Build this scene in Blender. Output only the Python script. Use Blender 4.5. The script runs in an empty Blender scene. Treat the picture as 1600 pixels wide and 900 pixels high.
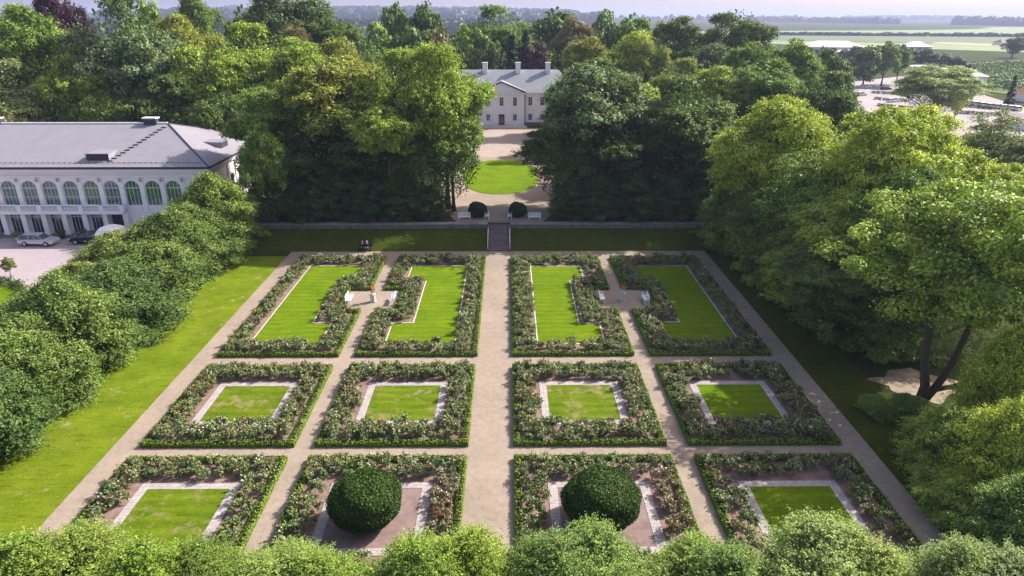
import bpy, math, random
import numpy as np
from mathutils import Vector, Matrix
rad = math.radians
scene = bpy.context.scene
COL = scene.collection
rs = np.random.RandomState(7)
random.seed(7)

# ------------------------------------------------------------------ camera model
F, PITCH, YAW, CX, CZ = 1067.0, rad(21.7), rad(.4), 1.04, 28.0
def ray(px, py):
    a = (px - 800) / F; b = (py - 450) / F
    fw = math.cos(PITCH) - b * math.sin(PITCH); up = -math.sin(PITCH) - b * math.cos(PITCH)
    return a * math.cos(YAW) + fw * math.sin(YAW), -a * math.sin(YAW) + fw * math.cos(YAW), up
def on_z(px, py, z=0.0):
    dx, dy, dz = ray(px, py); t = (z - CZ) / dz
    return CX + dx * t, dy * t
def on_y(px, py, Y):
    dx, dy, dz = ray(px, py); t = Y / dy
    return CX + dx * t, CZ + dz * t

cam = bpy.data.cameras.new('camera'); camo = bpy.data.objects.new('camera', cam); COL.objects.link(camo)
camo.location = (CX, 0, CZ); camo.rotation_euler = (rad(90) - PITCH, 0, -YAW)
cam.sensor_width = 36; cam.lens = F / 1600 * 36; cam.clip_end = 40000; cam.clip_start = .5
scene.camera = camo

# ------------------------------------------------------------------ light
w = bpy.data.worlds.new('World'); scene.world = w; w.use_nodes = True
nt = w.node_tree; bg = nt.nodes['Background']
sky = nt.nodes.new('ShaderNodeTexSky'); sky.sky_type = 'NISHITA'; sky.sun_disc = False
SAZ, SEL = rad(61), rad(37.5)
sky.sun_elevation = SEL; sky.sun_rotation = SAZ; sky.dust_density = 3.0; sky.air_density = 1.0; sky.ozone_density = 1.0; sky.altitude = 100
tint = nt.nodes.new('ShaderNodeMix'); tint.data_type = 'RGBA'; tint.blend_type = 'MULTIPLY'; tint.inputs[0].default_value = 1; tint.inputs[7].default_value = (1.1, .94, .90, 1)
nt.links.new(sky.outputs[0], tint.inputs[6]); nt.links.new(tint.outputs[2], bg.inputs[0]); bg.inputs[1].default_value = .135
sun = bpy.data.lights.new('sun', 'SUN'); suno = bpy.data.objects.new('sun', sun); COL.objects.link(suno)
sun.energy = 4.7; sun.angle = rad(.5); sun.color = (1, .95, .88)
sv = Vector((math.sin(SAZ) * math.cos(SEL), math.cos(SAZ) * math.cos(SEL), math.sin(SEL)))
suno.rotation_euler = sv.to_track_quat('Z', 'Y').to_euler(); suno.location = sv * 100
vs = scene.view_settings; vs.view_transform = 'Standard'; vs.look = 'None'; vs.gamma = 1; vs.exposure = .93; vs.use_curve_mapping = False
scene.cycles.max_bounces = 5; scene.cycles.diffuse_bounces = 2; scene.cycles.glossy_bounces = 2
scene.cycles.transmission_bounces = 3; scene.cycles.volume_bounces = 0; scene.cycles.transparent_max_bounces = 4

# ------------------------------------------------------------------ materials
MATS = {}
def newmat(name):
    m = bpy.data.materials.new(name); m.use_nodes = True; MATS[name] = m
    return m, m.node_tree, m.node_tree.nodes['Principled BSDF']
def N(nt, t, **kw):
    n = nt.nodes.new(t)
    for k, v in kw.items(): setattr(n, k, v)
    return n
def noise(nt, scale, detail=4, rough=.6, coord='Object', stretch=None):
    tc = N(nt, 'ShaderNodeTexCoord'); n = N(nt, 'ShaderNodeTexNoise')
    n.inputs['Scale'].default_value = scale; n.inputs['Detail'].default_value = detail; n.inputs['Roughness'].default_value = rough
    if stretch:
        mp = N(nt, 'ShaderNodeMapping'); mp.inputs['Scale'].default_value = stretch
        nt.links.new(tc.outputs[coord], mp.inputs[0]); nt.links.new(mp.outputs[0], n.inputs['Vector'])
    else: nt.links.new(tc.outputs[coord], n.inputs['Vector'])
    return n.outputs['Fac']
def ramp(nt, src, stops):
    r = N(nt, 'ShaderNodeValToRGB'); e = r.color_ramp.elements
    while len(e) < len(stops): e.new(.5)
    for i, (p, c) in enumerate(stops):
        e[i].position = p; e[i].color = (*c, 1)
    nt.links.new(src, r.inputs[0]); return r.outputs[0]
def mix(nt, fac, a, b, mode='MIX'):
    m = N(nt, 'ShaderNodeMix', data_type='RGBA', blend_type=mode)
    for s, v in ((0, fac), (6, a), (7, b)):
        if hasattr(v, 'is_linked') or isinstance(v, bpy.types.NodeSocket): nt.links.new(v, m.inputs[s])
        elif s == 0: m.inputs[0].default_value = v
        else: m.inputs[s].default_value = (*v, 1)
    return m.outputs[2]
def bump(nt, bsdf, src, strength, dist=.05):
    b = N(nt, 'ShaderNodeBump'); b.inputs['Strength'].default_value = strength; b.inputs['Distance'].default_value = dist
    nt.links.new(src, b.inputs['Height']); nt.links.new(b.outputs[0], bsdf.inputs['Normal'])
def simple(name, c, rough=.7, var=.12, scale=3.0, metal=0, bmp=0, spec=.3, stretch=None):
    m, nt, b = newmat(name)
    f = noise(nt, scale, stretch=stretch)
    lo = tuple(x * (1 - var) for x in c); hi = tuple(min(1, x * (1 + var)) for x in c)
    nt.links.new(ramp(nt, f, [(.3, lo), (.7, hi)]), b.inputs['Base Color'])
    b.inputs['Roughness'].default_value = rough; b.inputs['Metallic'].default_value = metal
    b.inputs['Specular IOR Level'].default_value = spec
    if bmp: bump(nt, b, noise(nt, scale * 8, 3), bmp)
    return m

def leafmat(name, trans=.3, gloss=.35, rough=.45):
    """foliage: colour = the object's own colour, varied per leaf and per clump"""
    m, nt, b = newmat(name)
    oi = N(nt, 'ShaderNodeObjectInfo'); at = N(nt, 'ShaderNodeAttribute', attribute_name='var')
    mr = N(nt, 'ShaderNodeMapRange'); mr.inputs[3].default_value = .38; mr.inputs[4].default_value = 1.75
    nt.links.new(at.outputs['Fac'], mr.inputs[0])
    vm = N(nt, 'ShaderNodeVectorMath', operation='SCALE'); nt.links.new(oi.outputs['Color'], vm.inputs[0]); nt.links.new(mr.outputs[0], vm.inputs['Scale'])
    hs = N(nt, 'ShaderNodeHueSaturation')
    mh = N(nt, 'ShaderNodeMapRange'); mh.inputs[3].default_value = .53; mh.inputs[4].default_value = .475
    nt.links.new(at.outputs['Fac'], mh.inputs[0]); nt.links.new(mh.outputs[0], hs.inputs['Hue'])
    nt.links.new(vm.outputs[0], hs.inputs['Color'])
    nt.links.new(hs.outputs[0], b.inputs['Base Color'])
    b.inputs['Roughness'].default_value = rough; b.inputs['Specular IOR Level'].default_value = gloss
    tr = N(nt, 'ShaderNodeBsdfTranslucent')
    tc = mix(nt, 1.0, hs.outputs[0], (1.0, 1.15, .45), 'MULTIPLY'); nt.links.new(tc, tr.inputs[0])
    ms = N(nt, 'ShaderNodeMixShader'); ms.inputs[0].default_value = trans
    out = nt.nodes['Material Output']
    nt.links.new(b.outputs[0], ms.inputs[1]); nt.links.new(tr.outputs[0], ms.inputs[2]); nt.links.new(ms.outputs[0], out.inputs[0])
    return m
LEAF = leafmat('foliage', .2, .25, .55); LEAFG = leafmat('glossy_foliage', .22, .5, .38)
BARK = simple('bark', (.085, .065, .05), .9, .6, 4.0, bmp=.6, stretch=(3, 3, .6))

def lawnmat(name, a, b_, c=None, patch=0, stripes=0):
    m, nt, b = newmat(name)
    f1 = noise(nt, .35, 5, .65); f2 = noise(nt, 7, 6, .75)
    c1 = ramp(nt, f1, [(.32, a), (.68, b_)])
    c2 = ramp(nt, f2, [(.25, (.55, .58, .5)), (.55, (1, 1, 1)), (.8, (1.25, 1.2, 1.2))])
    col = mix(nt, 1.0, c1, c2, 'MULTIPLY')
    if stripes:
        tc = N(nt, 'ShaderNodeTexCoord'); wv = N(nt, 'ShaderNodeTexWave', bands_direction='Y'); wv.inputs['Scale'].default_value = .31
        wv.inputs['Distortion'].default_value = 2.2; wv.inputs['Detail'].default_value = 3; nt.links.new(tc.outputs['Object'], wv.inputs[0])
        col = mix(nt, 1.0, col, ramp(nt, wv.outputs[1], [(.0, (1 - stripes,) * 3), (1, (1, 1, 1))]), 'MULTIPLY')
    f4 = noise(nt, 1.3, 5, .7, stretch=(.45, 2.6, 1)); col = mix(nt, 1.0, col, ramp(nt, f4, [(.36, (.70, .74, .7)), (.47, (1, 1, 1)), (.7, (1.08, 1.05, 1))]), 'MULTIPLY')  # mowing streaks, their wavy shadows darkened into the grass colour
    if patch:
        f3 = noise(nt, .55, 7, .72)
        k = ramp(nt, f3, [(patch, (0, 0, 0)), (patch + .1, (1, 1, 1))])
        col = mix(nt, k, col, c or (.36, .27, .17))
    nt.links.new(col, b.inputs['Base Color']); b.inputs['Roughness'].default_value = .95; b.inputs['Specular IOR Level'].default_value = .03
    bump(nt, b, noise(nt, 22, 4, .8), .9, .08)
    return m
LAWN = lawnmat('mown_grass', (.12, .215, .006), (.185, .275, .01), patch=.76, stripes=.14)
LAWN_W = lawnmat('worn_grass', (.11, .185, .008), (.18, .25, .014), (.27, .22, .10), patch=.52, stripes=.2)
LAWN_S = lawnmat('strip_grass', (.12, .185, .008), (.205, .27, .016), (.33, .29, .15), patch=.585)
PARK = lawnmat('park_ground', (.04, .06, .014), (.06, .08, .02), (.07, .05, .03), patch=.56)
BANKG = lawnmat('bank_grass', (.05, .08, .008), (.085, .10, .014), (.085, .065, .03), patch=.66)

def gravel(name, c, v=.1, fine=30, big=.25):
    m, nt, b = newmat(name)
    f1 = noise(nt, big, 6, .7); f2 = noise(nt, fine, 3, .8); f3 = noise(nt, 2.2, 6, .7)
    c1 = ramp(nt, f1, [(.3, tuple(x * (1 - v) for x in c)), (.7, tuple(min(1, x * (1 + v)) for x in c))])
    c2 = mix(nt, 1.0, c1, ramp(nt, f2, [(.3, (.78, .77, .76)), (.6, (1.08, 1.07, 1.06))]), 'MULTIPLY')
    c3 = mix(nt, 1.0, c2, ramp(nt, f3, [(.35, (.86, .84, .82)), (.6, (1.04, 1.04, 1.04))]), 'MULTIPLY')
    nt.links.new(c3, b.inputs['Base Color']); b.inputs['Roughness'].default_value = .95; b.inputs['Specular IOR Level'].default_value = .1
    bump(nt, b, f2, .5, .02)
    return m
PATH = gravel('path_gravel', (.315, .262, .21), .13)
COURT = gravel('courtyard_paving', (.37, .325, .35), .06)
SOIL = gravel('rose_bed_soil', (.235, .165, .14), .35, 14, .8)
MULCH = gravel('bark_mulch', (.24, .175, .165), .2, 18, .8)
def slabs():
    m, nt, b = newmat('pale_stone_slabs')
    tc = N(nt, 'ShaderNodeTexCoord'); br = N(nt, 'ShaderNodeTexBrick'); nt.links.new(tc.outputs['Object'], br.inputs[0])
    br.inputs['Scale'].default_value = 1.0; br.inputs['Brick Width'].default_value = .6; br.inputs['Row Height'].default_value = .3
    br.inputs['Mortar Size'].default_value = .012; br.inputs['Color1'].default_value = (.42, .38, .37, 1); br.inputs['Color2'].default_value = (.36, .32, .32, 1); br.inputs['Mortar'].default_value = (.2, .17, .15, 1)
    col = mix(nt, 1.0, br.outputs[0], ramp(nt, noise(nt, 3, 5), [(.3, (.78, .78, .76)), (.7, (1.08, 1.08, 1.08))]), 'MULTIPLY')
    nt.links.new(col, b.inputs['Base Color']); b.inputs['Roughness'].default_value = .85
    return m
SLAB = slabs()
WHITE = simple('white_paint', (.8, .8, .8), .5, .04)
PLASTER = simple('pale_plaster', (.87, .80, .84), .85, .04, .6)
PLASTERW = simple('white_trim', (.84, .81, .84), .8, .05, .8)
CREAM = simple('cream_plaster', (.86, .79, .81), .9, .05, .5)
STONE = simple('weathered_stone', (.17, .14, .13), .9, .35, 1.5, bmp=.5)
COPE = simple('coping_stone', (.27, .23, .23), .9, .3, 1.2, bmp=.4)
STEP = simple('dark_step_stone', (.17, .13, .14), .85, .3, 2, bmp=.3)
PALESTONE = simple('pale_stone', (.55, .5, .46), .85, .15, 3, bmp=.2)
TERRA = simple('red_pink_stone', (.45, .33, .36), .9, .1)
DARK = simple('dark_metal_and_shade', (.03, .03, .045), .5, .2)
GUTTER = simple('gutter_metal', (.045, .045, .075), .5, .2)
def roofmat(name, c, pitch, axis='X', rough=.5):
    m, nt, b = newmat(name)
    tc = N(nt, 'ShaderNodeTexCoord'); wv = N(nt, 'ShaderNodeTexWave', bands_direction=axis, wave_profile='SIN'); wv.inputs['Scale'].default_value = .314 / pitch
    nt.links.new(tc.outputs['Object'], wv.inputs[0])
    k = ramp(nt, wv.outputs[1], [(.0, (.78, .78, .8)), (.1, (1, 1, 1)), (1, (1, 1, 1))])
    c1 = ramp(nt, noise(nt, .5, 6, .7), [(.3, tuple(x * .9 for x in c)), (.7, tuple(x * 1.08 for x in c))])
    nt.links.new(mix(nt, 1.0, c1, k, 'MULTIPLY'), b.inputs['Base Color']); b.inputs['Roughness'].default_value = rough; b.inputs['Specular IOR Level'].default_value = .4
    return m
ROOF = roofmat('grey_metal_roof', (.275, .262, .295), .6)
ROOF2 = roofmat('manor_zinc_roof', (.27, .29, .32), .7)
def glass(name, c, rough=.08):
    m, nt, b = newmat(name)
    nt.links.new(ramp(nt, noise(nt, .9, 2), [(.35, tuple(x * .5 for x in c)), (.65, tuple(min(1, x * 1.5) for x in c))]), b.inputs['Base Color'])
    b.inputs['Roughness'].default_value = rough; b.inputs['Specular IOR Level'].default_value = .9
    return m
GLASS = glass('teal_window_glass', (.05, .14, .13)); GLASSG = glass('tree_reflection_glass', (.02, .13, .07)); GLASSD = glass('dark_window_glass', (.015, .025, .045))  # GLASSG: reflection of the trees put into the base colour as green
CARGL = glass('car_glass', (.015, .02, .03))
SILVER = simple('silver_car_paint', (.55, .55, .6), .3, .03, 1, metal=.5); BLACKP = simple('black_car_paint', (.015, .015, .03), .25, .03)
RUBBER = simple('rubber', (.02, .02, .02), .9); RIM = simple('alloy', (.5, .5, .52), .35, metal=.8)
REDL = simple('tail_light_red', (.5, .02, .02), .3); LAMPW = simple('headlight_lens', (.7, .7, .72), .15)
SKIN = simple('skin', (.55, .36, .28), .6); NAVY = simple('navy_cloth', (.02, .018, .06), .9); GREYH = simple('grey_hair', (.35, .33, .33), .9); WHITEH = simple('white_hair', (.75, .74, .76), .9); DKCLOTH = simple('dark_cloth', (.02, .02, .035), .9)
FLO = {k: simple('petals_' + k, c, .7, .15, 8) for k, c in dict(pink=(.62, .25, .32), red=(.45, .03, .05), white=(.75, .68, .62), apricot=(.7, .33, .16), mauve=(.42, .2, .38), orange=(.75, .14, .03)).items()}
DEADL = simple('russet_shoots', (.25, .09, .06), .8, .3, 6)

# ------------------------------------------------------------------ mesh helpers
class MB:
    def __init__(s): s.v = []; s.f = []; s.m = []; s.mats = []; s.T = None
    def mi(s, m):
        if m not in s.mats: s.mats.append(m)
        return s.mats.index(m)
    def add(s, vs, fs, m):
        o = len(s.v)
        if s.T is not None: vs = [tuple(s.T(*p)) for p in vs]
        s.v += [tuple(p) for p in vs]; i = s.mi(m)
        for f in fs: s.f.append([o + k for k in f]); s.m.append(i)
    def box(s, x0, x1, y0, y1, z0, z1, m):
        s.add([(x0, y0, z0), (x1, y0, z0), (x1, y1, z0), (x0, y1, z0), (x0, y0, z1), (x1, y0, z1), (x1, y1, z1), (x0, y1, z1)],
              [(0, 3, 2, 1), (4, 5, 6, 7), (0, 1, 5, 4), (1, 2, 6, 5), (2, 3, 7, 6), (3, 0, 4, 7)], m)
    def prism(s, poly, z0, z1, m):
        n = len(poly); s.add([(x, y, z0) for x, y in poly] + [(x, y, z1) for x, y in poly],
              [tuple(range(n))[::-1], tuple(range(n, 2 * n))] + [(i, (i + 1) % n, n + (i + 1) % n, n + i) for i in range(n)], m)
    def tube(s, pts, rr, m, n=8, cap=True):
        P = [Vector(p) for p in pts]; vs = []; fs = []
        for i, p in enumerate(P):
            d = (P[min(i + 1, len(P) - 1)] - P[max(i - 1, 0)]).normalized()
            u = d.orthogonal().normalized() if i == 0 else (pu - d * pu.dot(d)).normalized()
            pu = u; v = d.cross(u)
            for k in range(n):
                a = 2 * math.pi * k / n; vs.append(p + (u * math.cos(a) + v * math.sin(a)) * rr[i])
        for i in range(len(P) - 1):
            for k in range(n): fs.append((i * n + k, i * n + (k + 1) % n, (i + 1) * n + (k + 1) % n, (i + 1) * n + k))
        if cap: fs += [tuple(range(n))[::-1], tuple(range((len(P) - 1) * n, len(P) * n))]
        s.add(vs, fs, m)
    def lathe(s, prof, m, c=(0, 0, 0), n=20):
        vs = []; fs = []
        for r, z in prof:
            for k in range(n):
                a = 2 * math.pi * k / n; vs.append((c[0] + r * math.cos(a), c[1] + r * math.sin(a), c[2] + z))
        for i in range(len(prof) - 1):
            for k in range(n): fs.append((i * n + k, i * n + (k + 1) % n, (i + 1) * n + (k + 1) % n, (i + 1) * n + k))
        fs += [tuple(range(n))[::-1], tuple(range((len(prof) - 1) * n, len(prof) * n))]
        s.add(vs, fs, m)
    def mesh(s, name, smooth=False):
        me = bpy.data.meshes.new(name); me.from_pydata(s.v, [], s.f)
        for m in s.mats: me.materials.append(m)
        me.polygons.foreach_set('material_index', s.m)
        if smooth: me.polygons.foreach_set('use_smooth', [True] * len(s.f))
        me.update(); return me
    def build(s, name, parent=None, smooth=False, bevel=0):
        return link(name, s.mesh(name, smooth), parent, bevel)
def link(name, me, parent=None, bevel=0):
    o = bpy.data.objects.new(name, me); COL.objects.link(o)
    if parent is not None: o.parent = parent
    if bevel:
        b = o.modifiers.new('b', 'BEVEL'); b.width = bevel; b.segments = 2; b.limit_method = 'ANGLE'
    return o
def tag(o, label, cat, group=None):
    o['label'] = label; o['category'] = cat
    if group: o['group'] = group
    return o
def thing(name, label, cat, loc=(0, 0, 0), rz=0, group=None):
    o = bpy.data.objects.new(name, None); COL.objects.link(o); o.location = loc; o.rotation_euler = (0, 0, rz); o.empty_display_size = .5
    return tag(o, label, cat, group)
def struct(o, kind='structure'): o['kind'] = kind; return o
def copy_tree(o, parent=None, kids=None):
    c = o.copy(); COL.objects.link(c); c.parent = parent
    for ch in list(o.children): copy_tree(ch, c)
    return c
def sheet(name, poly, z, m, lab=None):
    b = MB(); b.add([(x, y, z) for x, y in poly], [tuple(range(len(poly)))], m)
    return struct(b.build(name))
def rect(x0, x1, y0, y1): return [(x0, y0), (x1, y0), (x1, y1), (x0, y1)]

# ------------------------------------------------------------------ leaves
def leafmesh(name, parts, mats):
    """parts: list of (centres Nx3, normals Nx3, size N, var N, material index)"""
    V = []; VA = []; MI = []
    for C, Nn, S, va, mi in parts:
        n = len(C); Nn = Nn / (np.linalg.norm(Nn, axis=1, keepdims=True) + 1e-9)
        r = rs.normal(size=(n, 3)); u = np.cross(Nn, r); u /= np.linalg.norm(u, axis=1, keepdims=True) + 1e-9
        v = np.cross(Nn, u); S = np.asarray(S).reshape(-1, 1) * np.ones((n, 1))
        fold = Nn * S * .18
        q = np.stack([C - u * S * .62, C - v * S * .40 + fold, C + u * S * .62, C + v * S * .40 + fold], axis=1)
        V.append(q.reshape(-1, 3)); VA.append(va); MI.append(np.full(n, mi))
    V = np.concatenate(V).astype(np.float32); VA = np.concatenate(VA).astype(np.float32); MI = np.concatenate(MI).astype(np.int32)
    n = len(VA); me = bpy.data.meshes.new(name)
    me.vertices.add(n * 4); me.vertices.foreach_set('co', V.ravel())
    me.loops.add(n * 4); me.loops.foreach_set('vertex_index', np.arange(n * 4, dtype=np.int32))
    me.polygons.add(n); me.polygons.foreach_set('loop_start', np.arange(0, n * 4, 4, dtype=np.int32)); me.polygons.foreach_set('loop_total', np.full(n, 4, dtype=np.int32))
    for m in mats: me.materials.append(m)
    me.polygons.foreach_set('material_index', MI)
    at = me.attributes.new('var', 'FLOAT', 'FACE'); at.data.foreach_set('value', VA)
    me.update(calc_edges=True); return me
def unit(n):
    d = rs.normal(size=(n, 3)); return d / np.linalg.norm(d, axis=1, keepdims=True)

def crown(name, R, z0, z1, nc, cr, nl, ls, flat=.62, low=.25, lob=.22, mat=None, pw=1.0, spike=.0, shape='ell', gap=.0, shoots=0, sh_len=.8, sh_up=False, sub=0):
    """crown of leaf clumps: nc clumps of radius cr on a lobed outline, nl leaves each of size ls"""
    H = (z1 - z0) / 2; zc = (z0 + z1) / 2
    ph = rs.uniform(0, 6.28, 6); parts = []; cen = []
    tries = 0; subs = []
    for i in range(sub):
        d = unit(1)[0]; d[2] = abs(d[2]) * .95 if i % 3 else d[2] * .8
        f = rs.uniform(.48, .74) ; sr = R * rs.uniform(.27, .46)
        subs.append((np.array([d[0] * R * f, d[1] * R * f, zc + d[2] * H * f * 1.05]), sr))
    while len(cen) < nc and tries < nc * 60:
        tries += 1
        d = unit(1)[0]
        if d[2] < 0 and rs.rand() > low + .45 * (1 + d[2]): continue
        th = math.atan2(d[1], d[0])
        k = 1 + lob * (.5 * math.sin(3 * th + ph[0] + 2 * d[2]) + .35 * math.sin(5 * th + ph[1] - 3 * d[2]) + .35 * math.sin(7 * d[2] + ph[2] + 2 * th))
        f = rs.uniform(.0, 1) ** .30
        f = f * (1 - cr / R * .55)
        if shape == 'cone':
            zt = rs.rand() ** 1.3; rr = R * (1 - zt) * f * k + .1
            c = np.array([math.cos(th) * rr, math.sin(th) * rr, z0 + zt * (z1 - z0)])
        elif shape == 'bush':
            zt = rs.rand() ** .9; rr = R * (1 - zt ** 3.2) ** .5 * (.86 + .14 * math.sin(zt * 3)) * f * k
            c = np.array([math.cos(th) * rr, math.sin(th) * rr, z0 + zt * (z1 - z0) * (1 + .12 * math.sin(2 * th + ph[3])) * (1 - cr * .3 / (z1 - z0))])
        elif sub:
            sc_, sr = subs[rs.randint(sub)]; d[2] = abs(d[2]) if rs.rand() < .72 else d[2]; c = sc_ + d * np.array([1, 1, .85]) * sr * rs.uniform(.7, 1.0)
            if c[2] < z0 * .7: continue
        else:
            wd = 1.0 if d[2] > 0 else 1.08
            c = np.array([d[0] * R * f * k * wd, d[1] * R * f * k * wd, zc + d[2] * H * f * (k * .5 + .5)])
        if cen and gap and min(np.linalg.norm((np.array(cen) - c) / (1, 1, .8), axis=1)) < cr * gap: continue
        cen.append(c)
    for c in cen:
        q = cr * rs.uniform(.65, 1.25); n = int(nl * rs.uniform(.75, 1.25) * (q / cr) ** 1.6)
        d = unit(n); out = c - np.array([0, 0, zc]); out = out / (np.linalg.norm(out) + 1e-6)
        d = d + out * .45 + np.array([0, 0, .35]); d /= np.linalg.norm(d, axis=1, keepdims=True)
        r = q * rs.uniform(.35, 1.0, (n, 1)) ** .4 * (1 + .25 * np.sin(d[:, :1] * 6 + c[0]) * np.sin(d[:, 1:2] * 5 + c[1]))
        if spike: r = r * (1 + spike * (rs.rand(n, 1) ** 6))
        P = c + d * r * np.array([1, 1, flat])
        Nn = d * .7 + np.array([0, 0, .55]) + rs.normal(size=(n, 3)) * .5
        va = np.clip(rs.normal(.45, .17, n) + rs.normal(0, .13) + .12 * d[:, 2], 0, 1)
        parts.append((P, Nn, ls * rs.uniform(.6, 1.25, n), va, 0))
    for c in cen:
        for _ in range(shoots):
            d = unit(1)[0]; d[2] = abs(d[2]) * (1.0 if sh_up else .35) + (.3 if sh_up else 0); hz = np.array([c[0], c[1], 0]); hz = hz / (np.linalg.norm(hz) + 1e-6); d = d * .8 + hz * .6; d /= np.linalg.norm(d)
            m = 16; tt = np.linspace(.15, 1, m)[:, None]; L = sh_len * rs.uniform(.5, 1.3)
            P = c + d * np.array([1, 1, flat]) * cr * .85 + d * tt * L + np.array([0, 0, -.35 * L]) * tt ** 2 + rs.normal(size=(m, 3)) * ls * .45
            parts.append((P, rs.normal(size=(m, 3)) * .4 + [0, 0, .9], ls * rs.uniform(.6, 1.1, m) * (1.15 - .5 * tt[:, 0]), np.clip(rs.normal(.62, .12) + rs.normal(0, .08, m), 0, 1), 0))
    # loose interior twigs and leaves
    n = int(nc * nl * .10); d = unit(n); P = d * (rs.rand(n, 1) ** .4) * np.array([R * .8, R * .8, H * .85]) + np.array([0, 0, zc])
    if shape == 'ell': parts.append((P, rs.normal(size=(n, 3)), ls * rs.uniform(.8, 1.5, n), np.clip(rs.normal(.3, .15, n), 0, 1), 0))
    me = leafmesh(name, parts, [mat or LEAF])
    return me, cen

def trunkmesh(name, h, r, cen, z0, nlimb=9, lean=0, fork=False):
    b = MB(); pts = []; k = 7
    ph = rs.uniform(0, 6)
    for i in range(k + 1):
        t = i / k; pts.append((math.sin(ph + 3 * t) * .18 * r * 3 * t + lean * t * h * .1, math.cos(ph + 2.5 * t) * .15 * r * 3 * t, h * t * .86 - .15))
    b.tube(pts, [r * 1.45] + [r * (1 - .8 * (i / k)) for i in range(1, k + 1)], BARK, 10)
    cs = sorted(cen, key=lambda c: rs.rand())[:nlimb]
    for c in cs:
        zb = min(max(z0 * .9, c[2] - np.hypot(c[0], c[1]) * .9), h * .75); t = zb / (h * .86)
        i = min(int(t * k), k - 1); a = Vector(pts[i]).lerp(Vector(pts[i + 1]), min(max(t * k - i, 0), 1)); e = Vector(c)
        m1 = a.lerp(e, .4) + Vector((0, 0, .06 * h * rs.uniform(.3, 1))); m2 = a.lerp(e, .75) + Vector((rs.normal() * .3, rs.normal() * .3, .03 * h))
        rr = r * (1 - .75 * t) * .5
        b.tube([a, m1, m2, e], [rr, rr * .7, rr * .4, rr * .15], BARK, 6)
        for _ in range(2):
            e2 = e + Vector((rs.normal(), rs.normal(), rs.normal() * .6)) * r * 3.2
            b.tube([m2, m2.lerp(e2, .55) + Vector((0, 0, .2)), e2], [rr * .35, rr * .2, rr * .07], BARK, 5)
    return b.mesh(name, True)

PROTO = {}
def proto(key, R, z0, z1, trunk_r, **kw):
    me, cen = crown('crown', R, z0, z1, **kw)
    tm = trunkmesh('trunk', z1 * .95, trunk_r, cen, max(z0, z1 * .18), nlimb=12)
    co = np.empty(len(me.vertices) * 3, np.float32); me.vertices.foreach_get('co', co); co = co.reshape(-1, 3)
    PROTO[key] = (float(np.percentile(np.hypot(co[:, 0], co[:, 1]), 97)), float(np.percentile(co[:, 2], 99.6)), me, tm)
for i in range(4):
    proto('big%d' % i, 7.5, 1.5, 22, .42, nc=230, cr=1.25, nl=140, ls=.34, sub=[15, 19, 12, 17][i], shoots=5, sh_len=1.2, sh_up=True, flat=.62, gap=.2, low=.5)
for i in range(2):
    proto('fine%d' % i, 7.0, 1.0, 21, .38, nc=250, cr=1.15, nl=140, ls=.32, flat=.85, sub=[16, 20][i], shoots=5, sh_len=1.2, sh_up=True, gap=.22, low=.5, lob=.38, spike=.5)
for i in range(3):
    proto('near%d' % i, 7.0, 2.2, 15, .40, nc=290, cr=1.0, nl=230, ls=.20, sub=[14, 18, 22][i], shoots=7, sh_len=1.1, flat=.48, gap=.3, low=.3, lob=[.35, .45, .3][i], spike=.35)
for i in range(3):
    proto('far%d' % i, 6.0, 1.0, 17, .4, nc=80, cr=1.7, nl=70, ls=.75, flat=.7, gap=.25, low=.4, lob=.35)
for i in range(3):
    proto('bush%d' % i, 4.6, .1, 7.0, .2, nc=200, cr=.85, nl=200, ls=.19, shoots=8, sh_len=1.0, flat=.6, gap=.25, shape='bush', lob=.3, spike=.7)
for i in range(3):
    proto('hedge%d' % i, 2.5, .1, 4.2, .12, nc=170, cr=.42, nl=150, ls=.11, shoots=13, sh_len=.85, sh_up=True, flat=.75, gap=.2, shape='bush', lob=.35, spike=1.1)
for i in range(2):
    proto('skirt%d' % i, 5.0, .0, 9.5, .22, nc=150, cr=1.15, nl=170, ls=.27, shoots=5, sh_len=1.0, flat=.6, gap=.25, shape='bush', lob=.35)
proto('high', 4.4, 9.0, 15, .28, nc=120, cr=.95, nl=200, ls=.27, shoots=6, sh_len=1.0, flat=.6, gap=.3, lob=.4)
proto('conifer', 3.2, 1.0, 19, .3, nc=150, cr=.9, nl=90, ls=.4, flat=.45, shape='cone', lob=.1)
proto('sparse', 5.5, 3.5, 13, .3, nc=95, cr=1.2, nl=120, ls=.42, flat=.5, gap=.5, low=.3, lob=.4, spike=.4)

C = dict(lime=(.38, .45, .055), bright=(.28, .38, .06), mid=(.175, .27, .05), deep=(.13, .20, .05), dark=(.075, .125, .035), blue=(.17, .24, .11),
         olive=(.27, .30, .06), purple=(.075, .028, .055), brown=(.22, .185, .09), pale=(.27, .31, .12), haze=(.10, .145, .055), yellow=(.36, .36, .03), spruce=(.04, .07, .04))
def tree(name, label, cat, key, x, y, z, R, h, col, group=None, rz=None, squash=1.0):
    pR, pH, cm, tm = PROTO[key]
    root = thing(name, label, cat, (x, y, z), random.uniform(0, 6.28) if rz is None else rz, group)
    s = R / pR; root.scale = (s, s * squash, h / pH)
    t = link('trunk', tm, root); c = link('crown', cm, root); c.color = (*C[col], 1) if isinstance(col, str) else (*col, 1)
    return root
def tree_px(name, label, key, px, Y, pytop, wpx, col, base=0.0, cat='tree', group=None, squash=1.0):
    x, ztop = on_y(px, pytop, Y)
    x, zm = on_y(px, pytop + wpx * .45, Y)
    zc = Y * math.cos(PITCH) + (CZ - zm) * math.sin(PITCH)
    R = wpx / 2 * zc / F
    return tree(name, label, cat, key, x, Y, base, R * 1.0, ztop - base, col, group, squash=squash)

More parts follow.
